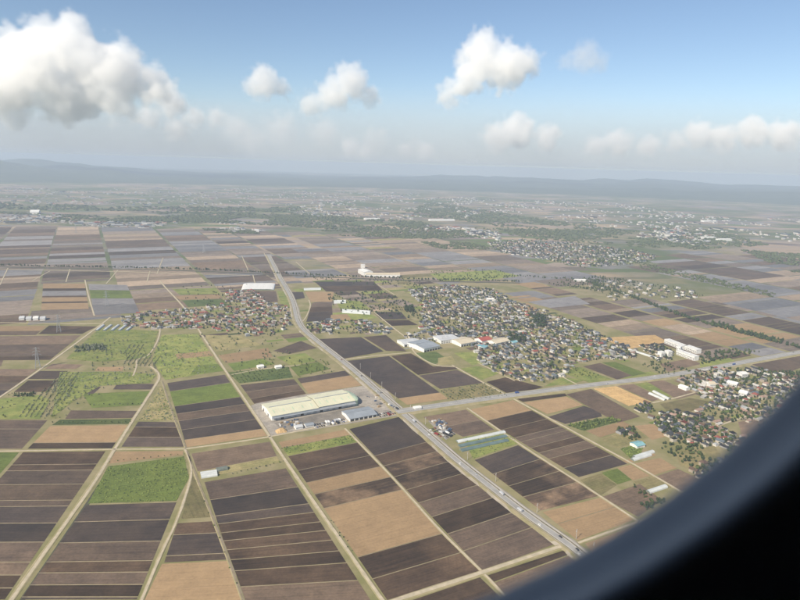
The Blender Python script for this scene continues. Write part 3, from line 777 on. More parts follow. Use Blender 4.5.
# long white blocks
shed((676, 354.5), (694, 361), 14, 9.5, 10.5, 'near wing of the white flat-roofed building group', 'building', name='building_wing', flat=True, wins=12, roofm=M_WHITE)
shed((664, 343), (682, 350), 15, 9.5, 10.5, 'long far wing of the white flat-roofed building group', 'building', name='building_wing', flat=True, wins=12, roofm=M_WHITE)
shed((684, 349.5), (696, 354), 15, 9.5, 10.5, 'short rear wing of the white flat-roofed building group', 'building', name='building_wing', flat=True, wins=7, roofm=M_WHITE)
shed((676, 352), (680, 352.8), 14, 13, 14, 'tall white stair block joining the flat-roofed white wings', 'building', name='stair_block', flat=True, wins=2, roofm=M_WHITE)
for q, lb in (((661, 358), 'white square block beside the rows of dark-roofed houses'), ((668, 357), 'white square block next to the white wings')):
    shed(q, (q[0] + 4, q[1] - .4), 12, 12, 14, lb, 'building', name='apartment_block', flat=True, wins=3, roofm=M_WHITE)
sc_sheds = [((726, 386), (736, 388.5), 16, M_WHITE, 'long white-roofed shed in the town'), ((738, 396), (746, 398), 18, M_WHITE, 'white flat hall in the middle of the town'), ((710, 388), (716, 388), 16, M_TANROOF, 'tall tan block at the town edge'), ((742, 378), (748, 377.5), 15, M_WHITE, 'white hall beside the expressway in the town')]
for pa, pb, dp, rm, lb in sc_sheds: shed(pa, pb, dp, 8, 10, lb, 'hall', roofm=rm, name='hall', wins=5)
shed((637, 449), (645, 447), 14, 4, 6, 'barn with turquoise roof beside the garden plots', 'barn', roofm=M_BLUEROOF, name='barn')
shed((678, 388), (686, 391), 12, 5, 7, 'pale house with white roof beside the brown plots at the town edge', 'house', roofm=M_WHITE, name='house')
for q in ((258, 369), (276, 369.3)): shed(q, (q[0] + 6, q[1] - .8), 11, 4, 6, 'small white shed with pale roof on the level track', roofm=M_WHITE, group='white sheds on the track')
for x0, y0 in ((33, 320.5), (19, 320.5), (40, 320.8), (26, 320.8)): shed((x0, y0), (x0 + 5, y0 - .3), 22, 5, 8, 'white farm shed on the level lane far across the paddies', roofm=M_WHITE if x0 == 33 else M_SILVER, group='far white farm sheds')
shed((30, 214), (39, 214), 60, 14, 26, 'large white dome-roofed hall among the far houses', 'hall', roofm=M_WHITE, name='hall')
for x0, x1, y0, lb in ((430, 455, 221, 'white factory row at the far forest edge'), (365, 380, 220, 'pale factory by the far wood'), (702, 716, 239, 'white factory on the far right plain'), (720, 732, 241, 'second white factory on the far right plain'), (704, 712, 222, 'far white hall under the hills'), (255, 259, 232, 'far white shed below the long wood'), (487, 494, 301, 'white house alone beside the flooded paddy'), (575, 586, 281.5, 'low white shed along the far road')):
    shed((x0, y0), (x1, y0), 40 if y0 < 250 else 12, 10 if y0 < 250 else 6, 13 if y0 < 250 else 8, lb, 'hall', roofm=M_WHITE, name='hall')

# tunnel greenhouses
def tunnel(pa, pb, w, h, label, mat=M_FILM, group=None):
    a, L, rz = framed(pa, pb)
    r = empty('greenhouse', (a.x, a.y, .05), rz); tag(r, label, 'greenhouse', group)
    n = 9; V = []; Fc = []
    ring = [(w / 2 - w / 2 * math.cos(math.pi * i / (n - 1)), h * math.sin(math.pi * i / (n - 1)) ** .7) for i in range(n)]
    for x in (0, L): V += [(x, y, z) for y, z in ring]
    Fc = [(i, n + i, n + i + 1, i + 1) for i in range(n - 1)]
    link('cover', mesh_np('cover', V, Fc), mat, r)
    for x, f in ((0.01, 1), (L - .01, -1)): link('end_wall', mesh_np('end_wall', [(x, y, z * .99) for y, z in ring], [list(range(n))[::f]]), M_FILMG, r)
    return r
for i in range(3):
    dy = i * 4.4
    tunnel((462 - i * .6 - dy * .3, 452 - dy), (509 - dy * .35, 441.5 - dy * .95), 7.5, 2.6, 'teal-grey tunnel greenhouse between the highway and the grassy lane' if i != 2 else 'pale white tunnel greenhouse nearest the storage yard', M_TEAL if i != 2 else M_FILM, 'tunnels beside the highway')
for i in range(3): tunnel((200.5 + i * .4, 475 + i * 1.9), (217 + i * .3, 472.5 + i * 1.9), 5, 3, 'white tunnel greenhouse at the corner of the brown field', M_FILM, 'tunnels at the brown field')
tunnel((217, 472.2), (228, 470), 9, 3.4, 'dark tunnel greenhouse next to three white ones', M_FILMG)
for pa, pb, lb in (((652, 392), (668, 400), 'long white tunnel beside the golden field'), ((648, 394), (664, 401), 'dark-ended tunnel beside the golden field'), ((636, 459), (655, 453), 'pale greenhouse near the turquoise barn'), ((634, 461.5), (652, 456), 'second pale greenhouse near the turquoise barn'), ((650, 494), (668, 488), 'grey greenhouse behind the window rim'), ((628, 368 - 18), (656, 359), 'long white roofed strip beside dark houses')):
    tunnel(pa, pb, 7, 3.2, lb, M_FILM)
for i in range(4): tunnel((256 + i * 6.0, 290.3), (257.5 + i * 6, 284.2), 46, 4, 'broad white greenhouse roof beside the far highway', M_WHITE, 'white greenhouses by the far highway')
for i in range(2): tunnel((304, 290.5 - i), (321, 290 - i), 12, 3.2, 'thin white tunnel left of the dark paddy', M_FILM, 'white tunnels by the dark paddy')
for i in range(3): tunnel((342, 310.5 + i * 1.2), (370, 312.3 + i * 1.2), 9, 3.4, 'grey tunnel among orchards behind the highway', M_FILM, 'grey tunnels among orchards')
for i in range(3): tunnel((334, 301.5 + i * 1.1), (346, 301.2 + i * 1.1), 8, 3.2, 'small white tunnel beside the orange field', M_FILM, 'small white tunnels')
for i in range(5): tunnel((98 + i * 7.5, 331), (105 + i * 7.5, 325.5), 7, 3.2, 'white tunnel at the near edge of the red-roofed village', M_FILM, 'tunnels beside the red-roofed village')

# ------------------------------------------------------------------ houses
def house_meshes():
    out = []
    for kind, (lx, ly, hw_, hr) in enumerate(((6.2, 4.3, 5.4, 8.0), (5.2, 4.6, 5.6, 8.4), (7.6, 4.0, 3.4, 5.9), (5.0, 4.2, 6.2, 7.4))):
        w = MB(); w.box(-lx, lx, -ly, ly, 0, hw_)
        if kind in (0, 2): w.add([(-lx, -ly, hw_), (-lx, ly, hw_), (-lx, 0, hr - .15), (lx, -ly, hw_), (lx, ly, hw_), (lx, 0, hr - .15)], [(0, 2, 1), (3, 4, 5)])
        if kind == 0: w.box(lx * .1, lx * .9, -ly - 2.6, -ly - .003, 0, 3.0)
        wm = mesh_np('house_wall', w.V, w.F, w.M)
        e = .7; r = MB(); rx = lx + e if kind in (0, 2) else lx * .35; z0 = hw_ - .15
        if kind in (0, 1, 2):
            r.add([(-lx - e, -ly - e, z0), (lx + e, -ly - e, z0), (lx + e, ly + e, z0), (-lx - e, ly + e, z0), (-rx, 0, hr), (rx, 0, hr)],
                  [(0, 1, 5, 4), (2, 3, 4, 5), (1, 2, 5), (3, 0, 4), (3, 2, 1, 0)])
        else:
            r.add([(-lx - e, -ly - e, z0), (lx + e, -ly - e, z0), (lx + e, ly + e, hr), (-lx - e, ly + e, hr)], [(0, 1, 2, 3), (3, 2, 1, 0)])
            r.box(-lx, lx, ly - .3, ly + .01, hw_, hr - .3)
        if kind == 0: r.add([(lx * .05, -ly - 3.1, 2.9), (lx * .95, -ly - 3.1, 2.9), (lx * .95, -ly + .1, 4.1), (lx * .05, -ly + .1, 4.1)], [(0, 1, 2, 3), (3, 2, 1, 0)])
        out.append((wm, mesh_np('house_roof', r.V, r.F, r.M)))
    return out
HM = house_meshes()
RC = [('dark grey', (.062, .064, .068)), ('blue-grey', (.115, .135, .155)), ('brown', (.12, .075, .052)), ('dull red', (.27, .085, .062)), ('silver', (.33, .34, .34)), ('black', (.032, .032, .035)), ('pale', (.48, .46, .42)), ('pinkish tan', (.34, .23, .18))]
RM = [cmat(n.replace(' ', '_') + '_tiles', c, .75, .65, .2) for n, c in RC]
WC = [cmat('cream_wall', (.46, .42, .35), .85), cmat('white_wall', (.60, .58, .54), .88), cmat('beige_wall', (.33, .28, .22), .85), cmat('grey_wall', (.28, .28, .28), .85)]
VW = {'bend': ([3, 1, 2, 5, 3, 2, 2, 5], 'in the village at the highway bend'), 'strip': ([4, 3, 1, 1, 2, 3, 2, 0], 'in the row behind the highway bend'),
      'big': ([7, 5, 3, 1, 3, 5, 2, 1], 'in the big village behind the grey sheds'), 'sheds': ([4, 4, 1, 0, 5, 2, 4, 1], 'among the grey industrial sheds'), 'row': ([6, 0, 2, 0, 0, 6, 0, 0], 'in the dense dark rows next to the white wings'),
      'town': ([4, 2, 4, 2, 2, 3, 3, 4], 'in the town south of the expressway'), 'lower': ([6, 4, 4, 2, 1, 5, 1, 3], 'at the lower end of the town'),
      'edge': ([5, 2, 2, 0, 1, 5, 2, 1], 'beside the dark window rim'), 'hamlet': ([5, 1, 1, 0, 1, 4, 2, 0], 'in the little hamlet beside the tan plots'),
      'orchardhomes': ([5, 1, 1, 0, 0, 3, 1, 0], 'in the cluster beside the golden field'), 'far': ([5, 4, 2, 1, 2, 3, 2, 1], 'in the far town across the plain'), 'works': ([2, 1, 1, 0, 3, 1, 5, 1], 'in the far works along the tree line')}
DENS = {'bend': 13, 'strip': 12.5, 'big': 12, 'row': 10.5, 'town': 11, 'lower': 10.5, 'edge': 11, 'sheds': 14, 'hamlet': 14, 'orchardhomes': 14, 'far': 24, 'works': 30}
KINDN = ['house with {} gable roof and porch', 'square house with {} hipped roof', 'long low house with {} gable roof', 'boxy house with sloping {} roof']
hr_ = random.Random(5); cand = []
for v, poly in VG.items():
    md = DENS[v]; n = int(parea(poly) / (md * md) * .95); cells = {}
    for p in sample_poly(poly, int(n * 1.7), hr_):
        k = (int(p[0] // md), int(p[1] // md))
        if any((p[0] - q[0]) ** 2 + (p[1] - q[1]) ** 2 < md * md * .8 for dx in (-1, 0, 1) for dy in (-1, 0, 1) for q in cells.get((k[0] + dx, k[1] + dy), ())): continue
        nv = mnoise.noise(Vector((p[0] / 85, p[1] / 85, 2))) + .6 * mnoise.noise(Vector((p[0] / 30, p[1] / 30, 5)))
        if v in ('bend', 'strip', 'big', 'town', 'far', 'works') and nv < -.38: continue         # gardens and open ground
        a_, b_ = p[0] * U2.x + p[1] * U2.y, p[0] * U1.x + p[1] * U1.y
        if v in ('big', 'town', 'bend') and ((a_ + 14 * math.sin(b_ / 90)) % 118 < 6 or (b_ + 12 * math.sin(a_ / 70)) % 74 < 5): continue      # streets
        cells.setdefault(k, []).append(p)
        pp = PX(p)
        s = hr_.uniform(.56, .96) * (1.25 if v in ('far', 'works') else 1)
        if v == 'row': s *= .85
        kind = hr_.choices((0, 1, 2, 3), (5, 4, 3, 2))[0]
        rc = hr_.choices(range(8), VW[v][0])[0]
        vis = pp and -5 < pp[0] < 805 and pp[1] < 600
        cand.append((s / math.hypot(p[0], p[1]) * (1 if vis else .01), v, p, s, kind, rc, hr_.randrange(4), GROT + hr_.choice((0, math.pi / 2, math.pi, -math.pi / 2)) + hr_.gauss(0, .12)))
cand.sort(key=lambda c: -c[0])
HOUSES = [c[2] for c in cand]
for _, v, p, s, kind, rc, wc, rz in cand[:300]:
    r = empty('house', (p[0], p[1], .05), rz); r.scale = (s, s, s)
    tag(r, KINDN[kind].format(RC[rc][0]) + ' ' + VW[v][1], 'house', 'houses ' + VW[v][1])
    for nm, me, mt in (('wall', HM[kind][0], WC[wc]), ('roof', HM[kind][1], RM[rc])):
        if not me.materials: me.materials.append(mt)
        o = link(nm, me, None, r); o.material_slots[0].link = 'OBJECT'; o.material_slots[0].material = mt
m = MB()
for _, v, p, s, kind, rc, wc, rz in cand[300:]:
    c, sn = math.cos(rz) * s, math.sin(rz) * s
    for me, mi in ((HM[kind][0], wc), (HM[kind][1], 4 + rc)):
        m.add([(p[0] + q.co.x * c - q.co.y * sn, p[1] + q.co.x * sn + q.co.y * c, .05 + q.co.z * s) for q in me.vertices], [tuple(f.vertices) for f in me.polygons], mi)
# far-off built-up areas of the plain, too small to count
FARTOWN = [([(-80, 219), (60, 215), (60, 223), (-80, 226)], 150), ([(60, 222), (310, 224), (300, 232), (200, 229), (80, 227)], 260), ([(-100, 190), (200, 188), (420, 193), (420, 206), (200, 206), (-100, 204)], 900),
           ([(420, 196), (620, 204), (700, 216), (620, 228), (520, 216), (420, 210)], 420), ([(600, 212), (900, 224), (900, 250), (700, 240)], 330), ([(420, 225), (500, 232), (500, 243), (430, 238)], 130), ([(640, 225), (720, 236), (700, 246), (640, 238)], 120), ([(280, 206), (480, 210), (480, 222), (300, 216)], 200)]
for px, n in FARTOWN:
    for p in sample_poly(GP(px), int(n * 1.5), hr_):
        if mnoise.noise(Vector((p[0] / 500, p[1] / 500, 6))) < -.12: continue
        s = hr_.uniform(.8, 2.0) * (2.2 if hr_.random() < .07 else 1); kind = hr_.choice((0, 1, 2, 2)); rc = hr_.choices(range(8), (4, 4, 2, 1, 5, 2, 4, 2))[0]; rz = GROT + hr_.choice((0, math.pi / 2))
        c, sn = math.cos(rz) * s, math.sin(rz) * s; zs = min(s, 1.8)
        for me, mi in ((HM[kind][0], hr_.choice((0, 1, 1))), (HM[kind][1], 4 + rc)):
            m.add([(p[0] + q.co.x * c - q.co.y * sn, p[1] + q.co.x * sn + q.co.y * c, .05 + q.co.z * zs) for q in me.vertices], [tuple(f.vertices) for f in me.polygons], mi)
o = m.build('distant_houses', WC + RM); tag(o, 'countless small far-off houses of the villages and towns on the plain', 'houses', kind='stuff')

# ------------------------------------------------------------------ trees
def ico(sub):
    bm = bmesh.new(); bmesh.ops.create_icosphere(bm, subdivisions=sub, radius=1.0)
    V = np.array([v.co[:] for v in bm.verts]); Fc = [tuple(v.index for v in f.verts) for f in bm.faces]; bm.free()
    return V, Fc
IC1 = ico(1); IC2 = ico(2)
def crown(seed, quads, core, size=.34, tall=1.0):
    """unit crown (radius 1, centre at z = 0): ragged core and leaf clumps spread through and around it"""
    r = np.random.RandomState(seed); V, Fc = core
    ph = r.uniform(0, 6.28, 6)
    d = 1 + .16 * np.sin(3.1 * V[:, 0] + ph[0]) * np.sin(2.7 * V[:, 1] + ph[1]) + .14 * np.sin(4.3 * V[:, 2] + ph[2] + 2 * V[:, 0]) + r.uniform(-.1, .1, len(V))
    V = V * (d * .74)[:, None] * np.array((1, 1, tall)); Fl = list(Fc); Vl = [tuple(v) for v in V]
    for _ in range(quads):
        n = r.normal(size=3); n /= np.linalg.norm(n); n[2] = n[2] * .9 + .1
        c = n * r.uniform(.66, 1.06) * np.array((1, 1, tall)); u = r.normal(size=3); u /= np.linalg.norm(u)
        w = np.cross(n, u); w /= (np.linalg.norm(w) + 1e-6); u = np.cross(w, n) + n * r.uniform(-.5, .5)
        s = size * r.uniform(.6, 1.3); b = len(Vl)
        Vl += [tuple(c + u * s), tuple(c + w * s * .8), tuple(c - u * s), tuple(c - w * s * .8)]; Fl.append((b, b + 1, b + 2, b + 3))
    return np.array(Vl), Fl
CR_BIG = [crown(10 + i, 110, IC2, .3, (1.0, 1.25, .85, 1.1, 1.5)[i]) for i in range(5)]
CR_SML = [crown(40 + i, 14, IC1, .45, (1.0, .8, 1.3)[i]) for i in range(3)]
big_me = [mesh_np('crown', v, f) for v, f in CR_BIG]
def trunk_mesh():
    V = []; Fc = []; n = 6
    lv = [(0, .5), (.25, .36), (.6, .26), (1.0, .16)]
    for z, rr in lv: V += [(rr * math.cos(6.283 * k / n), rr * math.sin(6.283 * k / n), z) for k in range(n)]
    for l in range(3):
        for k in range(n): a = l * n + k; b = l * n + (k + 1) % n; Fc.append((a, b, b + n, a + n))
    m = MB(); m.add(V, Fc)
    for k in range(4):
        t = k * 1.57 + .4; m.bar((0, 0, .55 + .08 * k), (1.1 * math.cos(t), 1.1 * math.sin(t), .95 + .06 * k), .18)
    return mesh_np('trunk', m.V, m.F)
TRK = trunk_mesh(); TRK.materials.append(M_BARK)
tr = random.Random(77); TREES = []
def trees_in(px, n, h0, h1, mats, where, grp, rows=0.0):
    poly = GP(px) if not isinstance(px[0], Vector) else px
    for p in sample_poly(poly, n, tr):
        if rows:
            q = Vector(p); a_, b_ = q.dot(U1), q.dot(U2); b_ = round(b_ / rows) * rows + tr.uniform(-.4, .4); q = U1 * a_ + U2 * b_; p = (q.x, q.y)
        TREES.append((p, tr.uniform(h0, h1), tr.choice(mats), where, grp))
def tree_line(px, step, h0, h1, mats, where, grp, jit=3.0):
    for q in dense(GP(px), step): TREES.append(((q.x + tr.uniform(-jit, jit), q.y + tr.uniform(-jit, jit)), tr.uniform(h0, h1), tr.choice(mats), where, grp))
dense_v = {'bend': 420, 'strip': 110, 'big': 1700, 'row': 80, 'sheds': 40, 'town': 800, 'lower': 420, 'edge': 150, 'hamlet': 40, 'orchardhomes': 34, 'far': 1100, 'works': 260}
for v, n in dense_v.items(): trees_in(VG[v], n, 3.0, 7.5 if v not in ('far',) else 11, (0, 1, 1, 0), VW[v][1], 'village')
trees_in([(565, 425), (612, 417), (621, 421), (584, 431)], 130, 2.5, 4.5, (0, 3), 'in the leafy strip beside the wet dark field', 'hedge')
trees_in([(228, 372.5), (288, 366.5), (293, 377.5), (239.5, 383.5)], 120, 2, 3.5, (0, 3), 'in the planted rows above the warehouse', 'hedge', 7)
trees_in([(441, 390), (484, 384), (509, 396.5), (452, 402)], 150, 2.2, 3.4, (2, 0), 'in the orchard between the highway and expressway', 'orchard', 8)
trees_in([(74, 347), (104, 345), (106, 350), (74, 352)], 90, 4, 7, (2, 2, 0), 'in the grey-green grove below the red-roofed village', 'grove')
trees_in([(100, 340), (160, 340), (200, 372), (165, 380), (130, 372), (90, 370)], 200, 2.0, 4.5, (2, 2, 3), 'in the orchards below the red-roofed village', 'grove', 9)
trees_in([(0, 395), (45, 388), (70, 380), (125, 372), (100, 395), (60, 420), (0, 419)], 110, 1.8, 4, (2, 2, 3), 'on the meadow beside the netted tunnels', 'grove')
trees_in([(15, 393), (36, 393), (34, 397), (12, 397)], 40, 3, 5, (0, 1), 'in the hedge beside the slanting farm road', 'hedge')
trees_in([(200, 335), (280, 338), (300, 365), (240, 372), (225, 365)], 90, 2, 5, (0, 3, 2), 'on the gardens behind the warehouse', 'garden')
trees_in([(290, 358), (325, 360), (336, 372), (300, 378)], 60, 2, 4.5, (0, 3), 'on the green plots beside the highway', 'garden')
trees_in([(325, 292), (385, 292), (430, 312), (420, 320), (335, 312)], 260, 3, 8, (0, 1), 'in the orchards across the highway', 'grove')
trees_in([(405, 307), (413, 307), (414, 312), (405, 312)], 30, 8, 12, (1,), 'in the dark clump beside the big village', 'clump')
trees_in([(530, 316), (545, 316), (546, 328), (532, 328)], 60, 7, 12, (1,), 'in the dark little wood inside the big village', 'clump')
trees_in([(508, 334), (524, 334), (526, 344), (510, 344)], 40, 6, 11, (1,), 'in the dark grove inside the big village', 'clump')
trees_in([(560, 372), (590, 380), (600, 376), (572, 366)], 50, 2, 5, (0, 3), 'on the gardens at the village edge', 'garden')
trees_in([(640, 364), (665, 360), (690, 372), (665, 376)], 60, 3, 6, (0, 1), 'in front of the white wings', 'garden')
trees_in([(702, 366), (735, 358), (760, 352), (735, 349), (705, 352), (698, 358)], 120, 4, 8, (0, 1), 'in the hedge beside the white wings', 'hedge')
trees_in([(655, 440), (700, 446), (720, 470), (690, 470), (660, 450)], 70, 3, 7, (0, 1), 'on the gardens below the town', 'garden')
trees_in([(640, 505), (662, 497), (668, 503), (646, 511)], 40, 3, 5, (1, 0), 'in the dark hedge by the grey greenhouse', 'hedge')
trees_in([(628, 486), (634, 484), (652, 496), (645, 499)], 24, 2, 4, (1, 0), 'in the hedge between garden plots', 'hedge')
trees_in([(745, 372), (800, 372), (810, 385), (770, 378)], 80, 4, 8, (0, 1), 'in the wooded edge of the town', 'hedge')
for x0, y0, nn, dx, ln in ((20, 417, 6, 5.2, 1), (36, 402, 6, 5.4, 1), (47, 392, 5, 5.2, 1), (54, 386, 4, 5.0, 1), (75, 352, 7, 4.6, .5), (124, 354, 4, 4.4, .7), (124, 364, 4, 4.4, .7), (140, 366, 4, 4.4, .7)):
    for i in range(nn): tree_line([(x0 + i * dx, y0), (x0 + i * dx + 9 * ln, y0 - 13 * ln)], 4.2, 1.8, 3.2, (2, 2, 2, 0), 'in the grey-green planted rows on the meadow', 'rows', .7)
tree_line([(196, 481), (243, 602)], 26, 1.5, 2.6, (0, 3), 'along the thin grassy track', 'hedge', 1)
tree_line([(110, 462), (184, 454)], 8, 1.4, 2.6, (0, 3), 'along the upper edge of the green plot', 'hedge', .8)
tree_line([(232, 474), (283, 461.5)], 6, 1.4, 3, (0, 3, 2), 'along the straw strip below the brown field', 'hedge', 1.5)
tree_line([(52, 423), (130, 422)], 6, 1.6, 3, (0, 3), 'along the hedge above the tan field', 'hedge', 2)
tree_line([(90, 405), (142, 404)], 7, 1.6, 3, (2, 0), 'along the lower edge of the meadow', 'hedge', 2)
tree_line([(330, 520), (352, 552)], 6, .8, 2.0, (0, 1), 'as low scrub at the edge of the tan stubble', 'scrub', 2.5)
for _ in range(2): tree_line([(-160, 260), (0, 265.5), (120, 267.6), (200, 269.5), (300, 274.5), (420, 279.5), (520, 281.5)], 11, 4, 9, (0, 1, 1), 'along the canal', 'canal', 7)
for _ in range(4): tree_line([(590, 283), (640, 300), (668, 311), (700, 322), (760, 338), (820, 353), (900, 372)], 9, 5, 10, (0, 1, 1), 'along the tree line beyond the white wings', 'belt', 8)
for _ in range(4): tree_line([(716, 324), (745, 333), (780, 342)], 8, 6, 11, (0, 1, 1), 'along the tree line beyond the white wings', 'belt', 16)
tree_line([(440, 281), (520, 276), (600, 281)], 7, 4, 8, (0, 1), 'along the far lane', 'belt', 14)
trees_in([(545, 284), (600, 276), (640, 282), (600, 292)], 240, 4, 9, (0, 1), 'in the far scrub beside the works', 'belt')
trees_in([(300, 276), (420, 281), (430, 290), (320, 281)], 120, 3, 7, (0, 1), 'beyond the canal', 'belt')
trees_in([(430, 272), (495, 269), (520, 276), (440, 281)], 110, 4, 7, (0, 3), 'on the green knoll beyond the canal', 'belt')
trees_in([(180, 286), (250, 285), (222, 309), (190, 310)], 60, 3, 6, (0, 1), 'on the green plots behind the red-roofed village', 'garden')
def tpx(t):
    q = PX(t[0])
    return 0 if (q is None or not (0 < q[0] < 800 and q[1] < 600)) else t[1] / math.hypot(t[0][0], t[0][1])
TREES.sort(key=lambda t: -tpx(t))
TN = ['green leafy tree {}', 'dark green tree {}', 'grey-green fruit tree {}', 'bright green young tree {}']
for (x, y), h, mi, where, grp in TREES[:300]:
    r = empty('tree', (x, y, 0), tr.uniform(0, 6.28)); k = tr.randrange(5)
    tag(r, ('round ', 'tall oval ', 'broad low ', 'upright ', 'slender ')[k] + TN[mi].format(where), 'tree', 'trees ' + where); rad = h * .36 * tr.uniform(.85, 1.2)
    me = big_me[k]
    if not me.materials: me.materials.append(M_LEAF)
    c = link('crown', me, None, r); c.material_slots[0].link = 'OBJECT'; c.material_slots[0].material = LEAVES[mi]
    zt = (1.0, 1.25, .85, 1.1, 1.5)[k]; sz = h * .42 / zt
    c.location = (0, 0, h - sz * zt * .98); c.scale = (rad, rad, sz)
    t = link('trunk', TRK, None, r); t.scale = (h * .09, h * .09, h * .55)
def scatter_np(items, templates, name, mats, parent=None):
    """join many small copies into one mesh: items = (x, y, z, sx, sz, material, template)"""
    Vs = []; Fs = []; Ms = []; off = 0
    for x, y, z, sx, sz, mi, k in items:
        V, Fc = templates[k]; t = tr.uniform(0, 6.28); c, s = math.cos(t) * sx, math.sin(t) * sx
        Vs.append(np.stack((x + V[:, 0] * c - V[:, 1] * s, y + V[:, 0] * s + V[:, 1] * c, z + V[:, 2] * sz), 1))
        Fs += [tuple(i + off for i in f) for f in Fc]; Ms += [mi] * len(Fc); off += len(V)
    return link(name, mesh_np(name, np.concatenate(Vs), Fs, Ms), mats, parent)
o = scatter_np([(x, y, h * .42, h * .40, h * .52, mi, tr.randrange(3)) for (x, y), h, mi, w_, g_ in TREES[300:]], CR_SML, 'distant_trees', LEAVES)
tag(o, 'countless far-off trees between the houses, along lanes and tree lines', 'trees', kind='stuff')
# low bushy growth of the near green plot and the meadows
gr = []
for px, n, s0, s1, mi in (([(108, 466.5), (184, 456.5), (189, 478), (176.5, 501), (88, 503.5)], 800, .4, .9, (3, 3, 3, 0)), ([(620, 449), (645, 442), (640, 456), (630, 458)], 150, .5, 1.2, (3, 0)),
                         ([(160.5, 386), (177.5, 420.5), (139, 420.5)], 200, .5, 1.2, (3, 2, 0)), ([(60, 372), (130, 372), (156, 375), (150, 383), (100, 386), (75, 400), (52, 418)], 600, .5, 1.4, (3, 3, 2)), ([(162, 335), (198, 334), (222, 371), (165, 380), (152, 360)], 600, .5, 1.5, (3, 3, 2)),
                         ([(281, 448), (350, 435), (355, 441), (288, 454)], 260, .4, 1.0, (3, 0)), ([(463, 437.5), (505, 431), (520, 443), (473, 459)], 200, .4, .9, (3, 0)), ([(100, 328), (158, 331), (150, 358), (98, 362), (66, 359)], 420, .5, 1.3, (3, 3, 2))):
    for p in sample_poly(GP(px), n, tr):
        s = tr.uniform(s0, s1); gr.append((p[0], p[1], s * .3, s * 1.5, s * .9, tr.choice(mi), tr.randrange(3)))
o = scatter_np(gr, CR_SML, 'low_bushes', LEAVES); tag(o, 'dense low green bushes covering the plots and meadows', 'bushes', kind='stuff')
# far woods
FORT = [crown(70 + i, 6, IC1, .5, .9) for i in range(3)]
fo = []
for px, n, s0, s1 in (([(-160, 212), (40, 215), (160, 217), (300, 216), (300, 222), (160, 223), (60, 221), (40, 214), (-160, 208)], 2600, 9, 17), ([(-160, 200), (0, 203), (120, 207), (300, 208), (300, 212), (100, 211), (-160, 206)], 1300, 10, 22), ([(150, 212), (290, 213), (420, 222), (440, 229), (360, 231), (300, 227), (190, 222)], 1900, 9, 17),
                      ([(200, 229), (250, 230), (260, 234), (215, 233)], 260, 7, 12), ([(320, 230), (460, 230), (480, 238), (420, 239), (340, 236)], 700, 7, 13), ([(430, 202), (520, 216), (640, 232), (560, 236), (470, 222), (400, 214)], 1300, 9, 18),
                      ([(460, 228), (640, 232), (720, 245), (650, 248), (540, 240)], 900, 8, 15), ([(640, 226), (720, 232), (770, 246), (690, 250)], 700, 9, 17), ([(740, 250), (900, 262), (900, 285), (790, 272)], 900, 8, 15), ([(420, 242), (470, 243), (500, 250), (440, 249)], 300, 6, 11), ([(640, 262), (790, 296), (780, 299), (640, 268)], 300, 5, 9)):
    for p in sample_poly(GP(px), n, tr):
        if mnoise.noise(Vector((p[0] / 420, p[1] / 420, 9))) + .5 * mnoise.noise(Vector((p[0] / 130, p[1] / 130, 4))) < -.22: continue
        s = tr.uniform(s0, s1) * .9; fo.append((p[0], p[1], s * .25, s, s * .7, 0, tr.randrange(3)))
o = scatter_np(fo, FORT, 'far_woods', [M_FOREST]); tag(o, 'dark bands of far-off woodland across the plain', 'woods', kind='stuff')

# ------------------------------------------------------------------ pylons, poles and vehicles
def pylon_parts():
    ht = 42.0; parts = []
    wz = lambda z: 4.2 * (1 - z / ht) ** 1.1 * .92 + .45
    for sx, sy in ((1, 1), (1, -1), (-1, 1), (-1, -1)):
        m = MB(); zs = [0, 10, 20, 30, ht]
        for a_, b_ in zip(zs, zs[1:]): m.bar((sx * wz(a_), sy * wz(a_), a_), (sx * wz(b_), sy * wz(b_), b_), .42)
        parts.append(('leg', m))
    m = MB(); z = 0
    while z < 39:
        z2 = z + max(3.0, wz(z) * 1.6); z2 = min(z2, 41)
        for sx, sy, tx, ty in ((1, 1, -1, 1), (-1, 1, -1, -1), (-1, -1, 1, -1), (1, -1, 1, 1)):
            m.bar((sx * wz(z), sy * wz(z), z), (tx * wz(z2), ty * wz(z2), z2), .2); m.bar((tx * wz(z), ty * wz(z), z), (sx * wz(z2), sy * wz(z2), z2), .2)
        z = z2
    parts.append(('bracing', m))
    for z, w in ((27, 7.5), (33, 6.5), (39, 5.5)):
        m = MB(); m.bar((-w, 0, z), (w, 0, z), .4); m.bar((-w, 0, z), (0, 0, z + 2.4), .25); m.bar((w, 0, z), (0, 0, z + 2.4), .25)
        for s in (-1, 1): m.bar((s * w * .95, 0, z), (s * w * .95, 0, z - 2.2), .22)
        parts.append(('cross_arm', m))
    return [(n_, mesh_np(n_, m_.V, m_.F)) for n_, m_ in parts]
PP = pylon_parts()
for n_, me in PP: me.materials.append(M_STEEL)
for px, lb in (((38, 368), 'steel lattice pylon beside the slanting farm road'), ((59, 332), 'steel lattice pylon on the dark field by the level lane'), ((107, 306), 'steel lattice pylon standing on the green and flooded strips'), ((204, 253), 'far steel lattice pylon on the bare plain'), ((76, 233), 'tiny steel lattice pylon near the far woods')):
    p = G(*px); r = empty('pylon', (p.x, p.y, 0), math.radians(25)); tag(r, lb, 'pylon')
    for n_, me in PP: link(n_, me, None, r)
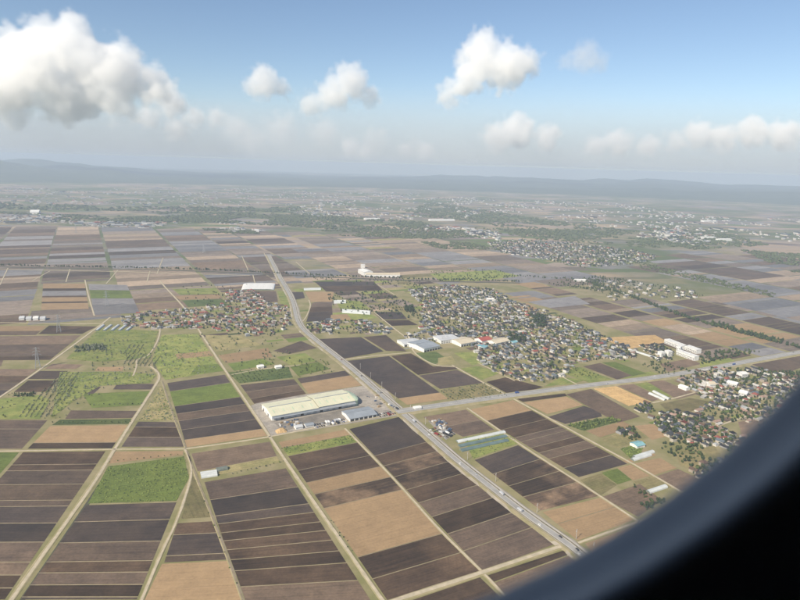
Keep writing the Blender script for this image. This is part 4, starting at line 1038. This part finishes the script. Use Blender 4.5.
def pole_parts():
    m = MB(); V = []; n = 8
    for z, rr in ((0, .32), (12.5, .2)): V += [(rr * math.cos(6.283 * k / n), rr * math.sin(6.283 * k / n), z) for k in range(n)]
    m.add(V, [(k, (k + 1) % n, n + (k + 1) % n, n + k) for k in range(n)] + [tuple(range(n, 2 * n))])
    a_ = MB(); a_.bar((-1.1, 0, 11.6), (1.1, 0, 11.6), .2); a_.bar((-.9, 0, 10.6), (.9, 0, 10.6), .2)
    t_ = MB(); t_.box(-.35, .35, .22, .9, 8.6, 9.8)
    return [('pole_shaft', mesh_np('pole_shaft', m.V, m.F)), ('cross_arm', mesh_np('cross_arm', a_.V, a_.F)), ('transformer', mesh_np('transformer', t_.V, t_.F))]
UPP = pole_parts()
for n_, me in UPP: me.materials.append(M_CONC)
hwn = offs(dense(GP(HW[8:]), 45))
for i, (p, n_) in enumerate(hwn[::1]):
    q = p + n_ * 15.5
    r = empty('utility_pole', (q.x, q.y, 0), rnd.uniform(-.1, .1) + GROT); tag(r, 'slim concrete utility pole along the highway shoulder', 'pole', 'utility poles along the highway')
    for nm, me in UPP: link(nm, me, None, r)

def car_parts(truck=False):
    out = []
    L_, W_ = (7.6, 2.3) if truck else (4.4, 1.75)
    b = MB()
    if truck:
        b.box(-L_ / 2, L_ / 2 - 2.0, -W_ / 2, W_ / 2, .9, 3.1)
        c = MB(); c.box(L_ / 2 - 1.9, L_ / 2, -W_ / 2 + .05, W_ / 2 - .05, .6, 2.5)
        out += [('cargo_box', b), ('cab', c)]
        g = MB(); g.box(L_ / 2 + .002, L_ / 2 + .03, -W_ / 2 + .2, W_ / 2 - .2, 1.5, 2.3); out.append(('windscreen', g))
    else:
        x = L_ / 2; w = W_ / 2
        prof = [(-x, .35), (-x, .85), (-x * .95, .95), (x * .42, .98), (x * .95, .82), (x, .6), (x, .35)]
        V = [(a_, -w, z) for a_, z in prof] + [(a_, w, z) for a_, z in prof]; k = len(prof)
        b.add(V, [tuple(range(k)), tuple(range(2 * k - 1, k - 1, -1))] + [(i, k + i, k + (i + 1) % k, (i + 1) % k) for i in range(k)]); out.append(('body', b))
        g = MB(); g.add([(-x * .85, -w * .9, .97), (x * .42, -w * .9, .97), (x * .42, w * .9, .97), (-x * .85, w * .9, .97), (-x * .6, -w * .75, 1.45), (x * .08, -w * .75, 1.45), (x * .08, w * .75, 1.45), (-x * .6, w * .75, 1.45)],
                        [(0, 1, 5, 4), (1, 2, 6, 5), (2, 3, 7, 6), (3, 0, 4, 7)]); out.append(('windows', g))
        t = MB(); t.box(-x * .6, x * .08, -w * .75, w * .75, 1.451, 1.48); out.append(('roof', t))
    for sx in (-.32, .32):
        for sy in (-1, 1):
            wm = MB(); n = 10; R_ = .48 if truck else .32
            V = [(sx * L_ + R_ * math.cos(6.283 * k / n), sy * (W_ / 2 - .1) + d, R_ + R_ * math.sin(6.283 * k / n)) for d in (-.1, .1) for k in range(n)]
            wm.add(V, [(k, (k + 1) % n, n + (k + 1) % n, n + k) for k in range(n)] + [tuple(range(n))[::-1], tuple(range(n, 2 * n))]); out.append(('wheel', wm))
    return [(n_, mesh_np(n_, m_.V, m_.F)) for n_, m_ in out]
CARP, TRKP = car_parts(), car_parts(True)
CARC = [('white', cmat('white_paint', (.78, .78, .76), .95, .3)), ('silver', cmat('silver_paint', (.45, .46, .48), .95, .3)), ('black', cmat('black_paint', (.03, .03, .035), .9, .3)), ('red', cmat('red_paint', (.22, .03, .03), .9, .3)), ('blue', cmat('blue_paint', (.05, .10, .28), .9, .3))]
M_TYRE = cmat('tyre', (.02, .02, .02), .8, .8)
def vehicle(p, rz, z, ci, truck, label, group=None):
    r = empty('truck' if truck else 'car', (p[0], p[1], z), rz); tag(r, label, 'truck' if truck else 'car', group)
    for nm, me in (TRKP if truck else CARP):
        if not me.materials: me.materials.append(M_TYRE)
        o = link(nm, me, None, r); o.material_slots[0].link = 'OBJECT'
        o.material_slots[0].material = M_TYRE if nm == 'wheel' else M_DARK if nm in ('windows', 'windscreen') else CARC[ci][1]
vr = random.Random(12)
hon = offs(hw)
near_h = [(p, n_) for p, n_ in hon if p.y < 1500]
for i, k in enumerate((.15, .27, .38, .46, .55, .63, .72, .8, .87, .58, .67, .75, .83, .42, .33, .21)):
    j = int(k * (len(near_h) - 1)); p, n_ = near_h[j]; d = Vector((n_.y, -n_.x)); side = 1 if i % 2 else -1
    q = p + n_ * (1.9 * side); ci = vr.choices(range(5), (5, 4, 3, 1, 1))[0]; tk = i in (2, 5, 10, 13)
    where = ('before the far bend', 'beside the striped paddies', 'beside the dark paddy behind the warehouse', 'passing the warehouse yard', 'just past the expressway junction', 'beside the storage yard', 'beside the teal greenhouses', 'among the near paddies', 'near the gravel road junction', 'right beside the yard entrance', 'past the first utility poles', 'below the teal greenhouses', 'beside half-dry paddies', 'behind the golden-tan strip', 'beside the short pale lane', 'next to the row of village houses')[i]
    vehicle(q, math.atan2(d.y, d.x) + (0 if side > 0 else math.pi), 1.06, ci, tk, f'{CARC[ci][0]} {"box truck" if tk else "car"} driving on the highway {where}')
eon = offs(ex)
for i, k in enumerate((.1, .22, .33, .4, .5, .58)):
    p, n_ = eon[int(k * (len(eon) - 1))]; d = Vector((n_.y, -n_.x)); side = 1 if i % 2 else -1; q = p + n_ * (4.2 * side); ci = vr.randrange(5); tk = i in (1, 4)
    where = ('by the white hut', 'beside the orchard', 'above the tan plot', 'beside the golden field', 'below the village lane', 'in front of the white wings')[i]
    vehicle(q, math.atan2(d.y, d.x) + (0 if side > 0 else math.pi), 1.78, ci, tk, f'{CARC[ci][0]} {"box truck" if tk else "car"} on the expressway {where}')
def park(pa, pb, n, rows, lb, grp, ci_w, tk=.0, zz=.22):
    a, L, rz = framed(pa, pb); d = Vector((math.cos(rz), math.sin(rz))); nn = Vector((-d.y, d.x))
    for r_ in range(rows):
        for i in range(n):
            if vr.random() < .12: continue
            q = a + d * (L * (i + .5) / n) + nn * (r_ * 8.5 + vr.uniform(-.3, .3)); ci = vr.choices(range(5), ci_w)[0]; t_ = vr.random() < tk
            vehicle(q, rz + math.pi / 2 + (math.pi if vr.random() < .3 else 0), zz, ci, t_, f'{CARC[ci][0]} {"truck" if t_ else "car"} {lb}', grp)
park((314, 428), (347, 421.5), 15, 2, 'parked in the double row at the front of the warehouse yard', 'vehicles parked in the warehouse yard', (3, 2, 5, 0, 1), .25, .2)
park((379, 417), (396, 413.5), 8, 2, 'parked by the yard entrance beside the highway', 'vehicles parked by the yard entrance', (2, 2, 5, 1, 1), .1, .2)
park((444, 439), (455, 434), 5, 5, 'parked in the small storage yard', 'vehicles in the storage yard', (3, 3, 5, 1, 1), .35, .2)
park((404, 349), (420, 346.8), 12, 1, 'parked in front of the white and grey workshop', 'cars at the workshop', (4, 3, 3, 1, 1), 0, .1)

# ------------------------------------------------------------------ hills
def hills():
    from mathutils import noise as mn
    V = []; Fc = []; na, nr = 260, 34
    ctl = [(-90, 150), (-75, 230), (-62, 160), (-48, 270), (-38, 300), (-32, 310), (-27, 220), (-22, 100), (-17, 55), (-12, 70), (-7, 50), (-1, 80), (4, 120), (9, 165), (14, 140), (20, 185), (27, 150), (34, 200), (50, 240), (64, 310), (78, 240), (90, 200)]
    def env(a):
        for (a0, h0), (a1, h1) in zip(ctl, ctl[1:]):
            if a0 <= a <= a1: t = (a - a0) / (a1 - a0); t = t * t * (3 - 2 * t); return h0 + (h1 - h0) * t
        return 150
    for j in range(nr + 1):
        f = j / nr; r_ = 10300 + 9000 * f
        for i in range(na + 1):
            az = -90 + 180 * i / na; t = math.radians(az)
            x, y = r_ * math.sin(t), r_ * math.cos(t)
            prof = min(1, f / .28) ** 1.4 * (.75 + .35 * f)
            nz = .50 + .85 * abs(mn.fractal(Vector((x / 2600, y / 2600, 3)), 1.0, 2.0, 5)) + .35 * mn.noise(Vector((x / 5200, y / 5200, 8)))
            z = env(az) * prof * nz - (12 if j == 0 else 0)
            if j == nr: z = -12
            V.append((x, y, min(z, 425)))
    for j in range(nr):
        for i in range(na): a = j * (na + 1) + i; Fc.append((a, a + 1, a + na + 2, a + na + 1))
    o = link('hills', mesh_np('hills', V, Fc, smooth=True), surf_mat('wooded_hills', c3(.050, .068, .042), c3(.085, .100, .055), .004, .9, .1))
    tag(o, 'long low wooded hills along the horizon behind the plain', 'hills', kind='structure')
hills()

# ------------------------------------------------------------------ haze
m = MB(); m.box(-25600, 25600, -25600, 25600, -30, 440)
hz = m.build('haze'); tag(hz, 'thin pale blue haze lying over the whole plain', 'haze', kind='stuff')
hm = bpy.data.materials.new('haze_air'); hm.use_nodes = True; nt = hm.node_tree; nt.nodes.clear()
out = nt.nodes.new('ShaderNodeOutputMaterial'); pv = nt.nodes.new('ShaderNodeVolumePrincipled')
pv.inputs['Color'].default_value = (.62, .735, .90, 1); pv.inputs['Density'].default_value = HAZE_DENSITY; pv.inputs['Anisotropy'].default_value = .0
nt.links.new(pv.outputs[0], out.inputs['Volume']); hz.data.materials.append(hm)

# ------------------------------------------------------------------ clouds
def cloud_mat(name, dens, col=(.995, .995, .995, 1)):
    m = bpy.data.materials.new(name); m.use_nodes = True; nt = m.node_tree; nt.nodes.clear()
    out = nt.nodes.new('ShaderNodeOutputMaterial'); pv = nt.nodes.new('ShaderNodeVolumePrincipled')
    at = nt.nodes.new('ShaderNodeAttribute'); at.attribute_name = 'density'
    mul = N(nt, 'ShaderNodeMath', operation='MULTIPLY'); nt.links.new(at.outputs['Fac'], mul.inputs[0]); mul.inputs[1].default_value = dens
    nt.links.new(mul.outputs[0], pv.inputs['Density']); pv.inputs['Color'].default_value = col; pv.inputs['Anisotropy'].default_value = .0
    pv.inputs['Density Attribute'].default_value = ''
    nt.links.new(pv.outputs[0], out.inputs['Volume'])
    return m
class GN:
    """small helper for geometry-node maths"""
    def __init__(s):
        s.g = bpy.data.node_groups.new('cloud_volume', 'GeometryNodeTree')
        s.g.interface.new_socket('Geometry', in_out='INPUT', socket_type='NodeSocketGeometry'); s.g.interface.new_socket('Geometry', in_out='OUTPUT', socket_type='NodeSocketGeometry')
        s.out = s.g.nodes.new('NodeGroupOutput'); s.pos = s.g.nodes.new('GeometryNodeInputPosition').outputs[0]
    def put(s, sock, v):
        if isinstance(v, bpy.types.NodeSocket): s.g.links.new(v, sock)
        else: sock.default_value = v
    def math(s, op, *a, clamp=False):
        n = s.g.nodes.new('ShaderNodeMath'); n.operation = op; n.use_clamp = clamp
        for k, v in enumerate(a): s.put(n.inputs[k], v)
        return n.outputs[0]
    def vmath(s, op, a, b, out=0):
        n = s.g.nodes.new('ShaderNodeVectorMath'); n.operation = op; s.put(n.inputs[0], a); s.put(n.inputs[1], b)
        return n.outputs['Value'] if op in ('DISTANCE', 'DOT_PRODUCT', 'LENGTH') else n.outputs[0]
    def noise(s, vec, scale, detail=5, rough=.6):
        n = s.g.nodes.new('ShaderNodeTexNoise'); s.put(n.inputs['Vector'], vec); n.inputs['Scale'].default_value = scale; n.inputs['Detail'].default_value = detail; n.inputs['Roughness'].default_value = rough
        return n.outputs[0]
    def vor(s, vec, scale, detail=2):
        n = s.g.nodes.new('ShaderNodeTexVoronoi'); n.feature = 'SMOOTH_F1'; s.put(n.inputs['Vector'], vec); n.inputs['Scale'].default_value = scale; n.inputs['Smoothness'].default_value = .35
        if 'Detail' in n.inputs: n.inputs['Detail'].default_value = detail
        return n.outputs['Distance']
    def range(s, v, a, b, c, d):
        n = s.g.nodes.new('ShaderNodeMapRange'); n.interpolation_type = 'SMOOTHSTEP'
        for k, q in enumerate((v, a, b, c, d)): s.put(n.inputs[k], q)
        return n.outputs[0]
    def finish(s, dens, mn, mx, res, mat):
        v = s.g.nodes.new('GeometryNodeVolumeCube'); s.put(v.inputs['Density'], dens); v.inputs['Min'].default_value = mn; v.inputs['Max'].default_value = mx
        for k, q in zip(('Resolution X', 'Resolution Y', 'Resolution Z'), res): v.inputs[k].default_value = max(8, int(q))
        m = s.g.nodes.new('GeometryNodeSetMaterial'); m.inputs['Material'].default_value = mat
        s.g.links.new(v.outputs[0], m.inputs['Geometry']); s.g.links.new(m.outputs[0], s.out.inputs[0])
        return s.g
cr_ = random.Random(91)
def sky_dir(px, py): return fw + RT * ((px - 400) / F) + UP * ((300 - py) / F)
def cloud_object(label, c0, group, mat, grp=None, step=80.0):
    vol = bpy.data.volumes.new('cloud'); vol.materials.append(mat)
    vol.render.step_size = step
    o = bpy.data.objects.new('cloud', vol); COL.objects.link(o); o.location = c0
    o.modifiers.new('volume', 'NODES').node_group = group
    tag(o, label, 'cloud', grp); return o
def cloud(blobs, D, label, voxel, mat, depth=.8, edge=220.0, rag=1.0):
    """blobs = (px, py, radius px) as seen at distance D (metres), melted together and broken up into billows"""
    B = []
    for bx, by, br in blobs:
        d = sky_dir(bx, by); r_ = br / F * D
        B.append((Vector((0, 0, H)) + d * (D / d.y) + Vector((0, cr_.uniform(-.5, .5) * depth * r_, 0)), r_))
    c0 = sum((c for c, _ in B), Vector()) / len(B); rm = sum(r for _, r in B) / len(B)
    g = GN(); sd_ = None
    off = Vector([cr_.uniform(0, 60) * 1000 for _ in range(3)]); p2 = g.vmath('ADD', g.pos, tuple(off))
    wn_ = g.g.nodes.new('ShaderNodeTexNoise'); g.put(wn_.inputs['Vector'], p2); wn_.inputs['Scale'].default_value = 1.1 / rm; wn_.inputs['Detail'].default_value = 3
    wv = g.vmath('SUBTRACT', wn_.outputs['Color'], (.5, .5, .5)); wv = g.vmath('MULTIPLY', wv, (rm * .9 * rag,) * 3); pw = g.vmath('ADD', g.pos, wv)
    for c, r in B:
        q = g.math('SUBTRACT', g.vmath('DISTANCE', pw, tuple(c - c0)), r * 1.0)
        sd_ = q if sd_ is None else g.math('SMOOTH_MIN', sd_, q, rm * .45)
    bil = g.math('SUBTRACT', g.vor(p2, 1.9 / rm, 1), .42)                       # round billows
    fb = g.math('SUBTRACT', g.noise(p2, 1.6 / rm, 5, .62), .5)                    # ragged edges
    sd_ = g.math('MULTIPLY_ADD', bil, rm * .50, sd_); sd_ = g.math('MULTIPLY_ADD', fb, rm * 1.05 * rag, sd_)
    dens = g.range(sd_, edge * .25, -edge, 0.0, 1.0)
    mg = rm * .6
    voxel *= 1.15
    mn = tuple(min((c - c0)[k] - r for c, r in B) - mg for k in range(3)); mx = tuple(max((c - c0)[k] + r for c, r in B) + mg for k in range(3))
    mn = (mn[0], mn[1], max(mn[2], 450 - c0.z))
    return cloud_object(label, c0, g.finish(dens, mn, mx, [(b - a) / voxel for a, b in zip(mn, mx)], mat), mat, None, voxel * 2.0)
def veil(label, ylo, yhi, zlo, zhi, mat, thr, scale=.00022):
    """a wide sheet of layered cloud"""
    c0 = Vector((0, (ylo + yhi) / 2, (zlo + zhi) / 2)); hx, hy, hzz = yhi * 1.25, (yhi - ylo) / 2, (zhi - zlo) / 2
    g = GN(); st = g.vmath('MULTIPLY', g.pos, (.6, 1.0, 2.6))
    sp = g.g.nodes.new('ShaderNodeSeparateXYZ'); g.put(sp.inputs[0], g.pos)
    n = g.noise(st, scale, 6, .6); ed = g.math('ABSOLUTE', g.math('DIVIDE', sp.outputs[2], hzz))
    top = g.math('SUBTRACT', 1.0, g.range(g.math('DIVIDE', sp.outputs[2], hzz), -.75, 1.0, 0.0, 1.0))
    low = g.range(g.math('DIVIDE', sp.outputs[2], hzz), -1.0, -.97, 0.0, 1.0)
    dens = g.math('MULTIPLY', g.range(g.math('ADD', n, g.math('MULTIPLY', top, .16)), thr, thr + .2, 0.0, 1.0), g.math('MULTIPLY', top, low))
    return cloud_object(label, c0, g.finish(dens, (-hx, -hy, -hzz), (hx, hy, hzz), (230, 40, 44), mat), mat, None, 600.0)
if CLOUDS:
    CM = cloud_mat('cumulus', .0034, (.999, .999, .999, 1)); CM2 = cloud_mat('thin_cumulus', .0030); CM4 = cloud_mat('wispy_cloud', .0011)
    CM3 = cloud_mat('grey_stratus', .00013, (.70, .775, .88, 1)); CM5 = cloud_mat('thin_veil', .00011, (.72, .79, .89, 1))
    cloud([(75, 46, 31), (42, 64, 38), (110, 72, 36), (5, 82, 38), (145, 82, 24), (65, 92, 36), (-35, 95, 34), (160, 92, 18), (172, 108, 14), (120, 104, 22), (10, 108, 20)], 12000, 'huge bright cumulus cloud billowing high over the left end of the plain', 44, CM, edge=100)
    cloud([(265, 83, 18), (252, 88, 12), (280, 87, 12)], 13500, 'small round cumulus puff right of the huge cloud', 28, CM2, edge=110)
    cloud([(352, 82, 20), (335, 94, 19), (312, 104, 15), (368, 94, 14), (345, 72, 12)], 13500, 'slanting ragged cumulus cloud left of the tall bright one', 30, CM2, edge=120)
    cloud([(482, 58, 26), (508, 68, 26), (466, 83, 20), (448, 96, 14), (526, 64, 17), (486, 40, 15)], 12500, 'tall bright cumulus cloud standing alone in blue sky', 33, CM, edge=90)
    cloud([(583, 59, 18), (602, 61, 13), (566, 63, 12)], 14000, 'faint thin cloud wisp beside the tall bright cloud', 34, CM4, edge=150)
    cloud([(520, 132, 20), (498, 138, 18), (548, 138, 17)], 19000, 'low cumulus hump over the hazy bank', 55, CM2, edge=200)
    cloud([(620, 143, 16), (596, 147, 14), (648, 146, 14)], 19500, 'flat low cumulus over the right-hand hills', 55, CM2, edge=200)
    cloud([(700, 134, 17), (725, 139, 18), (755, 133, 19), (785, 136, 19), (676, 141, 14), (830, 132, 20)], 19000, 'long low cumulus bank above the right-hand hills', 55, CM2, edge=200)
    cloud([(172, 104, 15), (176, 130, 15), (150, 118, 14), (195, 118, 13), (215, 118, 12)], 14500, 'ragged puffs trailing below the huge cloud', 42, CM2, edge=160)
    cloud([(235, 128, 19), (280, 130, 20), (325, 134, 19), (375, 142, 17), (420, 150, 15), (255, 140, 16)], 17500, 'broad pale low cloud mass between the huge cloud and the far town', 55, CM4, edge=260, rag=1.2)
    cloud([(425, 152, 11), (405, 150, 10), (350, 148, 12), (365, 152, 10)], 20000, 'tiny low puffs above the far town', 55, CM2, edge=180)
    veil('grey veil of stratus lying along the whole horizon', 21500, 29000, 446, 3900, CM3, .38)
    veil('thin pale mist layer hanging below the cumulus clouds', 9500, 17000, 446, 1700, CM5, .36, .0003)

# ------------------------------------------------------------------ the aircraft cabin the picture is taken from
M_TRIM = surf_mat('dark_window_trim', c3(.40, .40, .42), c3(.36, .36, .38), 60, .45, .5)
M_PANEL = surf_mat('dark_cabin_panel', c3(.30, .31, .34), c3(.26, .27, .30), 30, .7, .3)
gm = bpy.data.materials.new('window_glass'); gm.use_nodes = True; nt = gm.node_tree; nt.nodes.clear()
go = nt.nodes.new('ShaderNodeOutputMaterial'); mxs = nt.nodes.new('ShaderNodeMixShader'); tb = nt.nodes.new('ShaderNodeBsdfTransparent'); gl = nt.nodes.new('ShaderNodeBsdfGlossy')
tb.inputs[0].default_value = (.97, .975, .98, 1); gl.inputs['Roughness'].default_value = .02; fr_ = nt.nodes.new('ShaderNodeFresnel'); fr_.inputs[0].default_value = 1.3
nt.links.new(fr_.outputs[0], mxs.inputs[0]); nt.links.new(tb.outputs[0], mxs.inputs[1]); nt.links.new(gl.outputs[0], mxs.inputs[2]); nt.links.new(mxs.outputs[0], go.inputs[0])
cabin = bpy.data.objects.new('aircraft_cabin', None); COL.objects.link(cabin); cabin.matrix_world = CAM_M
tag(cabin, 'dark curved cabin window surround of the aircraft, close and out of focus', 'aircraft window')
CXW, CYW, RW = -.0405, .0853, .1455      # centre of the lower right corner arc, in metres from the lens axis
XR, XL, YB, YT = CXW + RW, CXW + RW - .32, CYW - RW, CYW - RW + .46
def loop(off, n=20, r=RW):
    """rounded window outline grown outward by off"""
    pts = []; R_ = r + off
    for cx, cy_, a0 in ((XR - r, YB + r, -90), (XR - r, YT - r, 0), (XL + r, YT - r, 90), (XL + r, YB + r, 180)):
        for k in range(n + 1):
            t = math.radians(a0 + 90 * k / n); pts.append((cx + R_ * math.cos(t), cy_ + R_ * math.sin(t)))
    return pts
PITCHW = .58
XM, YM = (XL + XR) / 2, (YB + YT) / 2
def ring_mesh(name, prof, dx, mat, smooth=True):
    V = []; Fc = []; k = None
    for off, z in prof:
        lp = loop(off); k = len(lp); V += [(x + dx, y, z) for x, y in lp]
    for j in range(len(prof) - 1):
        for i in range(k): a = j * k + i; b = j * k + (i + 1) % k; Fc.append((a, b, b + k, a + k))
    return link(name, mesh_np(name, V, Fc, smooth=smooth), mat, cabin)
def panel_mesh(name, off, z, dx, mat, flip):
    lp = loop(off); k = len(lp); X0, X1, Y0, Y1 = XM - PITCHW / 2, XM + PITCHW / 2, YM - .9, YM + .8
    V = [(x + dx, y, z) for x, y in lp]
    for x, y in lp:
        ux, uy = x - XM, y - YM
        t = min((X1 - XM) / abs(ux) if abs(ux) > 1e-6 else 1e9, ((Y1 - YM) if uy > 0 else (YM - Y0)) / abs(uy) if abs(uy) > 1e-6 else 1e9)
        V.append((XM + ux * t + dx, YM + uy * t, z))
    Fc = [(i, (i + 1) % k, k + (i + 1) % k, k + i) for i in range(k)]
    cs = [(X0, Y0), (X1, Y0), (X1, Y1), (X0, Y1)]
    for cx, cy_ in cs:                                # fill the four outer corners
        best = sorted(range(k), key=lambda i: (V[k + i][0] - dx - cx) ** 2 + (V[k + i][1] - cy_) ** 2)
        i0 = best[0]; j0 = next(i for i in best if abs(V[k + i][0] - V[k + i0][0]) > 1e-6 and abs(V[k + i][1] - V[k + i0][1]) > 1e-6)
        V.append((cx + dx, cy_, z)); Fc.append((k + i0, k + j0, len(V) - 1))
    return link(name, mesh_np(name, V, Fc), mat, cabin)
PROF = [(.0080, -.1040), (.0012, -.1030), (0, -.1000), (.0004, -.0975), (.0007, -.0950), (.0008, -.0925), (.0007, -.0905), (.0005, -.0890), (.0006, -.0881), (.0011, -.0873), (.0021, -.0867), (.0040, -.0864), (.010, -.0863), (.036, -.0862)]
for w_ in (-2, -1, 0, 1, 2):
    dx = w_ * PITCHW
    ring_mesh('window_surround', PROF, dx, M_TRIM)
    panel_mesh('wall_panel', .0355, -.0862, dx, M_PANEL, False)
    panel_mesh('outer_skin', .0075, -.1045, dx, M_WHITE, True)
    lp = loop(.0030); link('window_pane', mesh_np('window_pane', [(x + dx, y, -.1036) for x, y in lp], [tuple(range(len(lp)))]), gm, cabin)
m = MB(); x0, x1 = XM - 2.5 * PITCHW, XM + 2.5 * PITCHW; y0, y1 = YM - .9, YM + .8
m.add([(x0, y0, -.1045), (x1, y0, -.1045), (x1, y1, -.1045), (x0, y1, -.1045), (x0, y0, 2.2), (x1, y0, 2.2), (x1, y1, 2.2), (x0, y1, 2.2)], [(0, 1, 5, 4), (1, 2, 6, 5), (2, 3, 7, 6), (3, 0, 4, 7), (4, 5, 6, 7)])
m.build('cabin_lining', M_PANEL, cabin)
